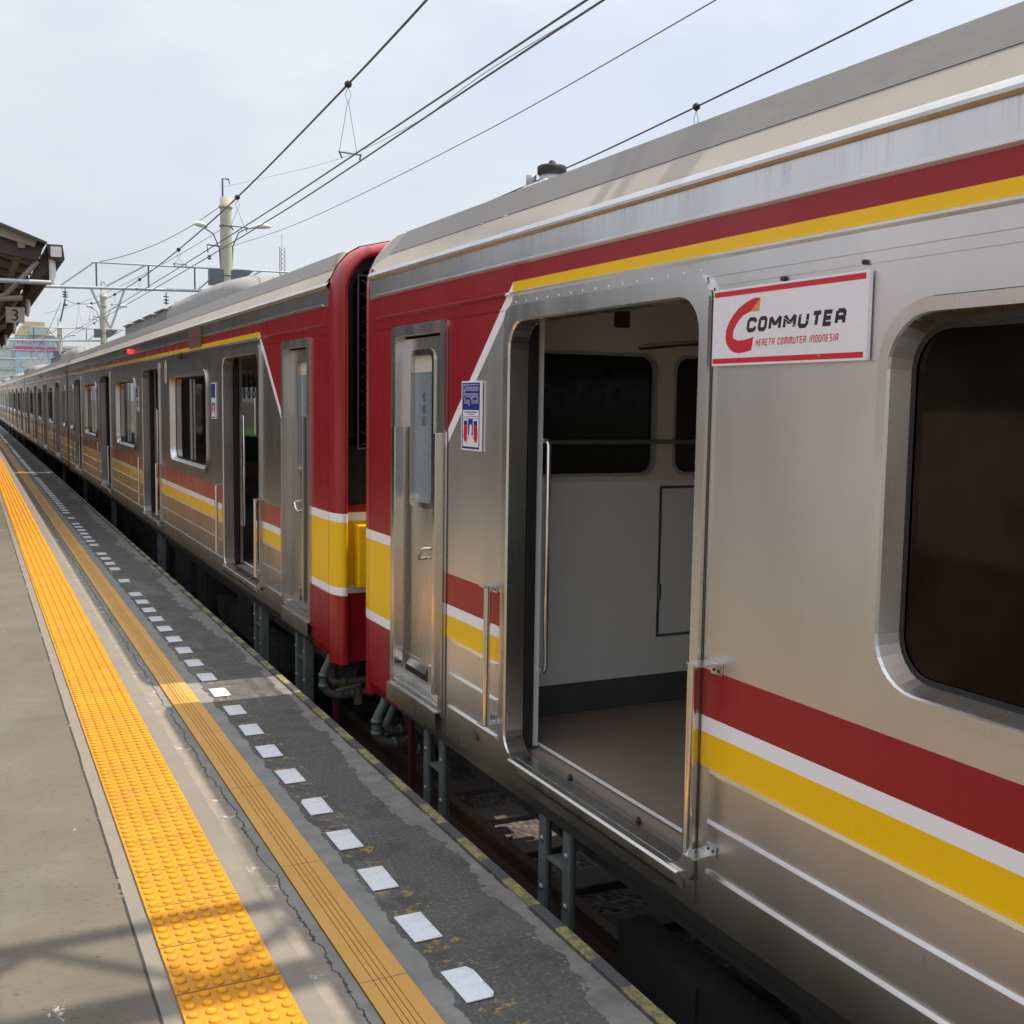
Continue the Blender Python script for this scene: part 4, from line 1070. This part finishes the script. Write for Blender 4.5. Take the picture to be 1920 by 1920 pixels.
def mast(y, label, k=.958):
    p = empty('concrete_mast', (9.92*k, y, -1.35), label, 'pole', 'concrete masts of the overhead line')
    top = 1.7+(10.09-1.7)*k+1.35
    m = MB(); m.tube([(0, 0, 0), (0, 0, 5), (0, 0, top-.45)], [.30, .26, .225], 20); m.lathe((0, 0, top-.45), [(.225, 0), (.27, .03), (.27, .12), (.225, .15), (.225, .45)], 20)
    m.build('shaft', M['pole'], p)
    m = MB(); 
    for z in (top-1.15, top-3.1, top-3.9): m.lathe((0, 0, z), [(.262, 0), (.262, .05)], 20)
    m.build('clamp_band', M['galv_dark'], p)
    m = MB(); m.tube([(-.12, 0, top), (-.12, 0, top+.72), (.13, 0, top+.72)], .038, 6); m.tube([(.13, 0, top+.72), (.16, 0, top+.52)], .02, 6); m.build('top_hook', M['galv_dark'], p)
    for sx, (lx, lz) in ((-1, (-1.0, 8.87)), (1, (1.45, 9.0))):
        zz = 1.7+(lz-1.7)*k+1.35; zb = zz-.75
        m = MB(); m.tube([(sx*.22, 0, zb-1.0), (sx*.27, 0, zb-.1), (sx*.5, 0, zz-.3), (sx*.8, 0, zz-.12), (lx*.9, 0, zz-.03)], .025, 6); m.build('lamp_arm', M['galv_dark'], p)
        m = MB(); m.smooth = True; m.tube([(lx*.72, 0, zz-.06), (lx*.82, 0, zz), (lx*1.0, 0, zz+.04), (lx*1.15, 0, zz+.05), (lx*1.25, 0, zz+.02)], [.03, .09, .12, .10, .03], 10); m.build('lamp_head', M['lampglass'], p)
    m = MB(); zz = 1.7+(8.05-1.7)*k+1.35; m.tube([(0, 0, zz), (-.75, 0, zz+.05), (-.72, 0, zz-.25)], .03, 6); m.lathe((-.66, 0, zz-.5), [(.03, -.03), (.09, 0), (.03, .05), (.09, .1), (.03, .16)], 10); m.build('bracket', M['galv_dark'], p)
    return p
gw_l = ['steel lattice gantry beside the tall concrete mast, nearest of the gantries in view', 'second steel gantry, smaller, behind the nearest one', 'third and most distant gantry above the far coaches']
ms_l = ['tall concrete mast with two street lamps rising behind the second train car', 'smaller concrete mast standing farther along, left of the tall one', 'most distant concrete mast by the third gantry']
for i, y in enumerate((46, 91, 136)): gantry_far(y, gw_l[i]); mast(y, ms_l[i])
insulator(3.45, 46, 5.80, .36, 'insulator over the train track at the left of the nearest gantry')
insulator(7.15, 46, 5.88, .5, 'insulator over the second track under the nearest gantry')
# near gantry above the foreground: box lattice that spans platform and tracks
gn = empty('overhead_gantry', (0, 3.25, -1.35), 'wide lattice gantry high above the camera, casting its shadow across the platform', 'gantry', 'overhead line gantries over the tracks')
zc = 5.85+1.35
m = MB(); m.box(-5, 9.6, .24, .33, zc, zc+.09); m.build('bottom_chord', M['galv'], gn)
m = MB(); m.box(-5, 9.6, -.30, -.12, zc, zc+.09); m.build('bottom_chord', M['galv'], gn)
for yy in (-.22, .28):
    m = MB(); m.box(-5, 9.6, yy-.03, yy+.03, zc+.80, zc+.86); m.build('top_chord', M['galv'], gn)
m = MB(); x = -4.9; k = 0
while x < 9.3:
    a, b = (.26, -.16) if k % 2 else (-.16, .26)
    m.prism([(x, a-.03, zc+.02), (x, a+.03, zc+.02), (x+.46, b+.03, zc+.02), (x+.46, b-.03, zc+.02)], (0, 0, .04))
    for yy in (-.22, .28): m.tube([(x, yy, zc+(.80 if k % 2 else .05)), (x+.46, yy, zc+(.05 if k % 2 else .80))], .018, 5)
    x += .46; k += 1
m.build('lacing', M['galv'], gn)
m = MB(); m.box(2.05, 2.78, -.12, .24, zc-.012, zc-.004); m.build('gusset_plate', M['galv'], gn)
m = MB(); m.tube([(-4.4, 0, 1.35), (-4.4, 0, zc)], .12, 12); m.build('post', M['galv'], gn)
p0 = mast(3.25, 'concrete mast beyond the nearest train car under the foreground gantry')

def interp(pts, step=1.0):
    out = []; ys = [p[1] for p in pts]; y = ys[0]
    def at(y):
        for i in range(len(pts)-1):
            if ys[i] <= y <= ys[i+1]:
                p0_, p1, p2, p3 = pts[max(i-1, 0)], pts[i], pts[i+1], pts[min(i+2, len(pts)-1)]
                t = (y-ys[i])/(ys[i+1]-ys[i])
                f = lambda a, b, c, d, ya, yb, yc, yd: ((2*t**3-3*t*t+1)*b+(t**3-2*t*t+t)*(yc-yb)*((c-a)/max(yc-ya, 1e-6))+(-2*t**3+3*t*t)*c+(t**3-t*t)*(yc-yb)*((d-b)/max(yd-yb, 1e-6)))
                return (f(p0_[0], p1[0], p2[0], p3[0], p0_[1], p1[1], p2[1], p3[1]), y, f(p0_[2], p1[2], p2[2], p3[2], p0_[1], p1[1], p2[1], p3[1]))
        return pts[-1]
    while y < ys[-1]: out.append(at(y)); y += step
    out.append(pts[-1]); return out
def wire(pts, r, label, group='overhead wires', mat='wire'):
    m = MB(); m.tube(interp(pts), r, 6); o = m.build('overhead_wire', M[mat]); tag(o, label, 'wire', group); return o
mess = [(3.45, 3.25, 5.45), (3.45, 8.8, 4.956), (3.45, 10.89, 4.798), (3.45, 15.92, 4.498), (3.45, 20.74, 4.342), (3.45, 25.74, 4.281), (3.45, 30.35, 4.331), (3.45, 34.93, 4.454), (3.45, 39.25, 4.738), (3.45, 43.3, 5.09), (3.45, 46, 5.40)]
wire(mess, .011, 'sagging messenger wire with black clamps above the train')
c1 = [(3.42, 0, 4.15), (3.45, 6.15, 4.146), (3.45, 14.24, 4.05), (3.46, 30, 4.02), (3.40, 46, 4.0)]
c2 = [(3.52, 0, 4.15), (3.56, 6.15, 4.16), (3.60, 14.24, 4.04), (3.60, 30, 4.0), (3.52, 46, 3.98)]
wire(c1, .0085, 'upper of the two parallel contact wires above the train'); wire(c2, .0085, 'lower of the two parallel contact wires above the train')
wire([(7.45, 3.25, 5.6), (7.45, 7.54, 5.228), (7.45, 10.72, 5.048), (7.45, 14.09, 4.907), (7.45, 25, 4.7), (7.45, 36, 4.9), (7.45, 46, 5.5)], .011, 'messenger wire over the second track, disappearing behind the near roof')
wire([(7.45, 0, 4.15), (7.45, 46, 4.05)], .0085, 'contact wire over the second track beyond the train')
wire([(8.45, 4, 6.95), (8.5, 11.88, 6.728), (8.6, 19.0, 6.623), (9.0, 33, 6.95), (9.5, 46, 7.75)], .009, 'single feeder wire running to the lower side of the tall mast')
wire([(5.5, 9.8, 5.5), (5.8, 12.9, 5.72), (6.5, 17.0, 6.1), (7.3, 23.5, 6.85), (8.3, 33.5, 8.3), (9.3, 46, 10.1)], .006, 'thin slack wire running up to the top of the tall mast', mat='galv')
def wire2(pts, r, label):
    m = MB(); m.tube(pts, r, 5); tag(m.build('stay_wire', M['galv_dark']), label, 'wire')
def sagp(a, b, s, n=14): return [tuple(Vector(a).lerp(Vector(b), i/n)+Vector((0, 0, -s*4*(i/n)*(1-i/n)))) for i in range(n+1)]
wire2(sagp((9.26, 46, 9.35), (4.53, 46, 6.85), .35), .016, 'stay wire from the tall mast down to the corner of the nearest gantry')
wire2(sagp((9.5, 46, 8.6), (5.3, 91, 7.9), .5), .012, 'slack wire leading from the tall mast to the second gantry')
for k in (1, 2):
    for pts, lab in ((mess, 'messenger wire over the train between the distant gantries'), (c1, 'contact wire over the train between the distant gantries')):
        q = [(a, b+45*k-0.0, c) for a, b, c in pts if b >= 3]
        if pts is c1: q = [(3.45, 1+45*k, 4.0), (3.45, 46+45*k, 4.0)]
        m = MB(); m.tube(interp(q, 2.0), .011, 5); tag(m.build('overhead_wire', M['wire']), lab+(', nearer span' if k == 1 else ', farthest span'), 'wire', 'overhead wires')
def zat(pts, y):
    for i in range(len(pts)-1):
        if pts[i][1] <= y <= pts[i+1][1]:
            t = (y-pts[i][1])/(pts[i+1][1]-pts[i][1]); return pts[i][2]*(1-t)+pts[i+1][2]*t
dl = ['dropper with a black clamp ball high in the middle of the sky', 'dropper with a clamp ball just right of the tall mast top', 'dropper with a clamp ball left of the tall mast above the gantry', 'small dropper clamp where the messenger crosses the gantry', 'small dropper with a clamp ball left of the gantry upright', 'tiny dropper left of the second mast', 'tiny dropper nearest the insulator on the gantry']
for i, y in enumerate((10.89, 15.92, 20.74, 25.74, 30.35, 36.2, 40.5)):
    zm, za = zat(mess, y), zat(c1, y)+.055
    o = empty('dropper', (3.45, y, za), dl[i], 'wire clamp', 'droppers between messenger and contact wires'); h = zm-za
    m = MB(); m.lathe((0, 0, h), [(.012, -.035), (.034, -.018), (.038, 0), (.034, .018), (.012, .035)], 12); m.build('clamp_ball', M['black'], o)
    m = MB(); m.tube([(0, 0, h-.03), (-.03, 0, h-.10), (-.005, 0, h-.17), (-.09, 0, 0)], .0028, 4); m.tube([(0, 0, h-.03), (.03, 0, h-.10), (.005, 0, h-.17), (.09, 0, 0)], .0028, 4); m.build('hanger_wires', M['galv_dark'], o)
    m = MB(); m.tube([(-.10, 0, 0), (.14, 0, -.01)], .009, 5); m.tube([(-.09, 0, 0), (-.06, 0, -.06)], .009, 5); m.tube([(.13, 0, 0), (.12, 0, -.06)], .009, 5); m.build('spreader', M['galv_dark'], o)
o = empty('dropper', (7.45, 10.72, 4.2), 'dropper clamp on the wire above the near roof ridge', 'wire clamp', 'droppers between messenger and contact wires')
m = MB(); m.lathe((0, 0, .848), [(.012, -.045), (.04, -.02), (.045, 0), (.04, .02), (.012, .045)], 12); m.build('clamp_ball', M['black'], o)
m = MB(); m.tube([(0, 0, .82), (-.03, 0, .70), (0, 0, .6), (0, 0, 0)], .004, 4); m.tube([(0, 0, .82), (.03, 0, .70), (0, 0, .6)], .004, 4); m.build('hanger_wires', M['galv_dark'], o)
m = MB(); m.tube([(3.25, 46, 4.55), (3.45, 46, 5.42)], .03, 6); m.lathe((3.45, 46, 5.2), [(.03, -.05), (.10, 0), (.03, .05)], 10); tag(m.build('registration_arm', M['galv_dark']), 'slanted registration arm hanging below the insulator at the nearest gantry', 'arm')

# ------------------------------------------------------------------ platform canopy
cn = empty('platform_canopy', (0, 14.5, 0), 'weathered dark platform canopy with white gutter box at the left edge', 'canopy')
M['can_dark'] = simple('dark_weathered_timber', (.055, .045, .04), .85, var=.4, scale=10)
M['can_mid'] = simple('grimy_cream_timber', (.22, .20, .17), .8, var=.3, scale=8)
M['can_sheet'] = simple('weathered_roof_sheet', (.085, .07, .065), .9, var=.4, scale=6)
M['can_white'] = simple('peeling_white_paint', (.62, .62, .60), .7, var=.2, scale=14)
LC = 46.0
m = MB()
NR = 60
for i in range(NR):
    pass
eave = [(.90, 3.515), (.74, 3.575), (.40, 3.70), (-.4, 3.95), (-2.6, 4.62), (-6.4, 3.6)]
rnd = random.Random(9)
top = []; n = len(eave)
ys = [0, .02]+[k*1.1 for k in range(1, int(LC/1.1))]
for k, y in enumerate(ys):
    j = rnd.uniform(-.022, .022); top.append([(x+(j*3 if i == 0 else 0), y-.12+(0.1 if y else 0), z+j+(.012 if k % 2 else 0)) for i, (x, z) in enumerate(eave)])
for k in range(len(top)-1):
    m.add(top[k]+top[k+1], [(i, i+1, n+i+1, n+i) for i in range(n-1)])
    lo = [(a, b, c-.03) for a, b, c in top[k]+top[k+1]]; m.add(lo, [(i, n+i, n+i+1, i+1) for i in range(n-1)])
m.add(top[0]+[(a, b, c-.03) for a, b, c in top[0]], [(i, i+1, n+i+1, n+i) for i in range(n-1)])
m.build('roof_sheets', M['can_sheet'], cn, recalc=False)
for k in range(8):
    m = MB(); y = k*6.0
    m.prism([(.86, y, 3.46), (.40, y, 3.64), (-2.6, y, 4.55), (-2.6, y, 4.30), (-.6, y, 3.62), (.2, y, 3.40), (.80, y, 3.30)], (0, .09, 0)); m.build('truss_beam', M['can_dark'], cn)
    m = MB(); r = .42
    m.tube([(.25+r*math.cos(t*.35)-.35, y+.05, 2.98+r*math.sin(t*.35)) for t in range(19)], .028, 6); m.tube([(-.6, y+.05, 2.75), (-.1, y+.05, 2.62), (.45, y+.05, 2.9), (.80, y+.05, 3.3)], .03, 6)
    m.tube([(-2.6, y+.05, 2.6), (.62, y+.05, 2.86)], .035, 6); m.build('curved_bracket', M['can_mid'], cn)
    m = MB(); m.tube([(-2.6, y+.05, 0), (-2.6, y+.05, 4.5)], .10, 12); m.build('post', M['can_white'], cn)
    m = MB(); m.tube([(.955, y+.04, 3.37), (.955, y+.04, 3.04)], .038, 10); m.build('downpipe', M['can_white'], cn)
m = MB()
for x, z in ((.62, 3.555), (.1, 3.74), (-.7, 3.98), (-1.6, 4.25)):
    m.box(x-.04, x+.04, -.05, LC-1, z-.12, z-.035)
m.build('purlins', M['can_mid'], cn)
m = MB()
for k in range(40): m.prism([(.84, k*1.15+.1, 3.44), (.84, k*1.15+.1, 3.36), (-2.4, k*1.15+.1, 4.28), (-2.4, k*1.15+.1, 4.38)], (0, .06, 0))
m.build('rafters', M['can_mid'], cn)
m = MB(); m.prism([(.80, -.06, 3.55), (.42, -.06, 3.68), (-.4, -.06, 3.93), (-2.6, -.06, 4.58), (-2.6, -.06, 4.46), (-.4, -.06, 3.80), (.36, -.06, 3.56), (.76, -.06, 3.45)], (0, .03, 0)); m.build('barge_board', M['can_mid'], cn)
m = MB(); m.prism([(.90, -.03, 3.50), (1.07, -.03, 3.50), (1.09, -.03, 3.33), (1.04, -.03, 3.30), (.92, -.03, 3.33)], (0, LC-1, 0)); m.build('gutter', M['can_dark'], cn)
m = MB(); m.box(.935, 1.055, -.045, -.032, 3.355, 3.475); m.build('gutter_end_plate', M['can_white'], cn)
m = MB(); m.tube([(-2.6, -.08, 3.02), (.93, -.08, 3.045)], .028, 10); m.build('tie_tube', M['galv'], cn)
m = MB(); m.prism([(.86, .1, 3.40), (.93, .1, 3.34), (.93, .1, 3.22), (.74, .1, 3.02), (.70, .1, 3.06)], (0, .1, 0)); m.build('end_bracket', M['can_dark'], cn)
sh_ = empty('added_dark_house', (-6.6, 17, 0), 'dark low house added out of view under the canopy to darken steel reflections', 'building')  # added, unseen: gives the far cars something dark to reflect
m = MB(); m.box(-2.6, 2.6, 0, 43, 0, 3.3); m.build('wall', simple('added_dark_wall', (.07, .055, .045), .8, var=.3, scale=3), sh_)
for k in range(8):
    m = MB(); m.box(2.58, 2.65, 1.2+k*5.2, 3.4+k*5.2, .05, 2.3); m.build('doorway', M['glass_black'], sh_)
# platform number sign
sg = empty('platform_sign', (.70, 19.0, 2.95), 'square white platform sign with a grey number 3 below the canopy', 'sign')
m = MB(); m.box(-.135, .135, 0, .05, -.115, .125); m.build('panel', M['can_white'], sg, bevel=.008)
vs, fs = text2d('3', .25); m = MB(); m.add([(x, -.004, y-.085) for x, y in vs], fs); m.build('digit', M['dark'], sg)
m = MB(); m.tube([(-.1, .02, .12), (-.1, .02, .35)], .01, 5); m.tube([(.1, .02, .12), (.1, .02, .32)], .01, 5); m.build('hanger', M['can_dark'], sg)

# ------------------------------------------------------------------ distant buildings
bw = simple('pale_building_render', (.55, .56, .52), .8, var=.08, scale=.1)
by = simple('yellow_building_render', (.62, .52, .30), .8, var=.08, scale=.1)
bb = simple('hazed_blue_mural', (.40, .56, .64), .7, var=.5, scale=.25)  # mural and sign colours paled to paint in distance haze
bm_ = simple('hazed_magenta_sign', (.48, .12, .22), .6, var=.1)
bp = simple('salmon_building_render', (.60, .36, .32), .8, var=.1, scale=.1)
bgl = simple('pale_green_glass', (.42, .52, .48), .4, var=.1)
ml_ = empty('shopping_centre', (12, 300, -1.35), 'distant pale shopping centre with magenta letters and blue mural at the end of the tracks', 'building')
z = lambda v: v+1.35
m = MB(); m.box(-22, -1.2, 0, 20, 0, z(16.0)); m.build('left_wing', bw, ml_)
m = MB(); m.box(-1.2, 8.5, -.5, 20, 0, z(16.6)); m.build('main_block', bb, ml_)
m = MB(); m.prism([(-1.2, -.8, z(16.6)), (7.8, -.8, z(16.6)), (6.2, -.8, z(18.9)), (.2, -.8, z(18.9))], (0, 14, 0)); m.box(.6, 5.6, -1, -.7, z(18.95), z(20.0)); m.build('gable', by, ml_)
m = MB(); m.box(2, 6, -1.1, -.9, z(16.8), z(18.7)); m.build('window', bgl, ml_)
for k in range(5):
    m = MB(); m.box(-21, -1.6, -.25, 0, z(3+k*2.6), z(3.9+k*2.6)); m.build('window_band', bgl, ml_)
vs, fs = text2d('HOME', 2.0, 'LEFT'); m = MB(); m.add([(-.9+x*1.2, -.9, z(14.6)+y) for x, y in vs], fs); m.build('letters', bm_, ml_)
m = MB(); m.box(-1.1, 8.2, -.7, -.5, z(12.9), z(14.0)); m.build('sign_band', bm_, ml_)
m = MB(); m.prism([(0, -.62, z(9)), (2, -.62, z(12.5)), (3, -.62, z(10)), (5, -.62, z(12.6)), (6.5, -.62, z(9.5)), (4, -.62, z(8.6))], (0, .1, 0)); m.build('mural_figures', bw, ml_)
s_ = empty('distant_building', (26, 310, -1.35), 'low salmon building right of the shopping centre above the far roofs', 'building')
m = MB(); m.box(-5.2, 14, 0, 15, 0, z(14.2)); m.build('wall', bp, s_); m = MB(); m.box(-5.6, 14.4, -.4, 15.4, z(14.2), z(14.8)); m.build('roof', bw, s_)
# radio tower on the horizon
tw = empty('lattice_tower', (64, 250, -1.35), 'thin distant red and white lattice tower on the horizon', 'tower')
m = MB()
for dx, dy in ((-.6, 0), (.6, 0), (0, .9)): m.tube([(dx, dy, 0), (dx, dy, 37)], .09, 4)
for k in range(37): m.tube([(-.6, 0, k), (.6, 0, k+1)], .05, 3); m.tube([(.6, 0, k), (-.6, 0, k+1)], .05, 3)
m.tube([(0, .3, 37), (0, .3, 40)], .06, 4); m.build('lattice', simple('tower_paint', (.40, .30, .32), .6), tw)
# hazy hills
hl = MB(); rnd = random.Random(4); pts = []
for k in range(61):
    x = -200+k*40; h = 60+190*math.exp(-((x-620)/330)**2)+120*math.exp(-((x-1500)/400)**2)+rnd.uniform(-8, 8); pts.append((x, h))
hl.add([(x, 1500, -2) for x, h in pts]+[(x, 1900, h) for x, h in pts]+[(x, 2300, -2) for x, h in pts], [(i, i+1, 61+i+1, 61+i) for i in range(60)]+[(61+i, 61+i+1, 122+i+1, 122+i) for i in range(60)])
#HILLS tag(hl.build('hills', simple('forested_hill', (.06, .09, .05), .95)), kind='structure')
# building added across the platform, outside the frame, for the steel to reflect
sb = empty('reflection_building', (-12, 6, -1.35), 'long plain cream building added out of view for the steel to reflect', 'building')
cw = simple('cream_wall_render', (.46, .455, .44), .85, var=.12, scale=.5)
m = MB(); m.box(-4, 4, -24, 9, 0, 4.3); m.build('wall', cw, sb)
m = MB(); m.prism([(-4.6, -24.5, 4.3), (4.6, -24.5, 4.3), (0, -24.5, 6.0)], (0, 34, 0)); m.build('roof', simple('tiled_roof', (.18, .07, .045), .8), sb)
for k in range(0):
    m = MB(); m.box(3.9, 4.02, -22+k*4.4, -19.4+k*4.4, .9, 3.2); m.build('window', M['glass_black'], sb)

# ------------------------------------------------------------------ shrubs beyond the train
leafm = simple('leaf_green', (.055, .14, .022), .6, var=.5, scale=3)
bark = simple('bark', (.09, .07, .05), .9)
def tree(x, y, h, w, label, nleaf=2600, seed=1):
    r = random.Random(seed); t = empty('roadside_tree', (x, y, -1.35), label, 'tree', 'trees beyond the tracks')
    m = MB(); m.tube([(0, 0, 0), (.06, 0, h*.25), (-.05, .05, h*.5), (.0, 0, h*.8)], [.16, .13, .09, .03], 8)
    for k in range(7):
        a = r.uniform(0, 6.28); b0 = h*r.uniform(.25, .6); m.tube([(0, 0, b0), (math.cos(a)*w*.4, math.sin(a)*w*.4, b0+h*.15), (math.cos(a)*w*.75, math.sin(a)*w*.75, b0+h*.3)], [.07, .045, .015], 5)
    m.build('trunk', bark, t)
    m = MB(); cl = [(r.uniform(-1, 1)*w*.75, r.uniform(-1, 1)*w*.75, h*r.uniform(.22, .92), r.uniform(.3, .6)*w*.5) for _ in range(18)]
    for k in range(nleaf):
        cx, cy, cz, cr_ = r.choice(cl); p = Vector((r.gauss(0, 1), r.gauss(0, 1), r.gauss(0, 1))).normalized()*cr_*r.uniform(.5, 1.1); p += Vector((cx, cy, cz))
        u = Vector((r.uniform(-1, 1), r.uniform(-1, 1), r.uniform(-.6, .6))).normalized()*.11; v = u.cross(Vector((r.uniform(-1, 1), r.uniform(-1, 1), 1))).normalized()*.055
        m.add([tuple(p-u), tuple(p+v), tuple(p+u), tuple(p-v)], [(0,1,2,3)])
    m.build('crown', leafm, t, recalc=False)
for i, (x, y, h, w, lab) in enumerate(((14, 13, 4.0, 2.0, 'low leafy tree glimpsed in the gap between the two red cab ends'), (16, 24, 4.2, 2.6, 'leafy tree seen through the second car’s first windows'), (17, 38, 4.2, 2.8, 'leafy tree beyond the second car’s middle doorway'), (15, 52, 4.4, 2.6, 'most distant leafy tree behind the train'))): tree(x, y, h, w, lab, seed=i+2)
gr_ = MB(); gr_.quad((11, -10, -1.34), (40, -10, -1.34), (40, 120, -1.34), (11, 120, -1.34)); tag(gr_.build('grass', simple('mown_grass', (.07, .16, .025), .9, var=.3, scale=2)), kind='structure')
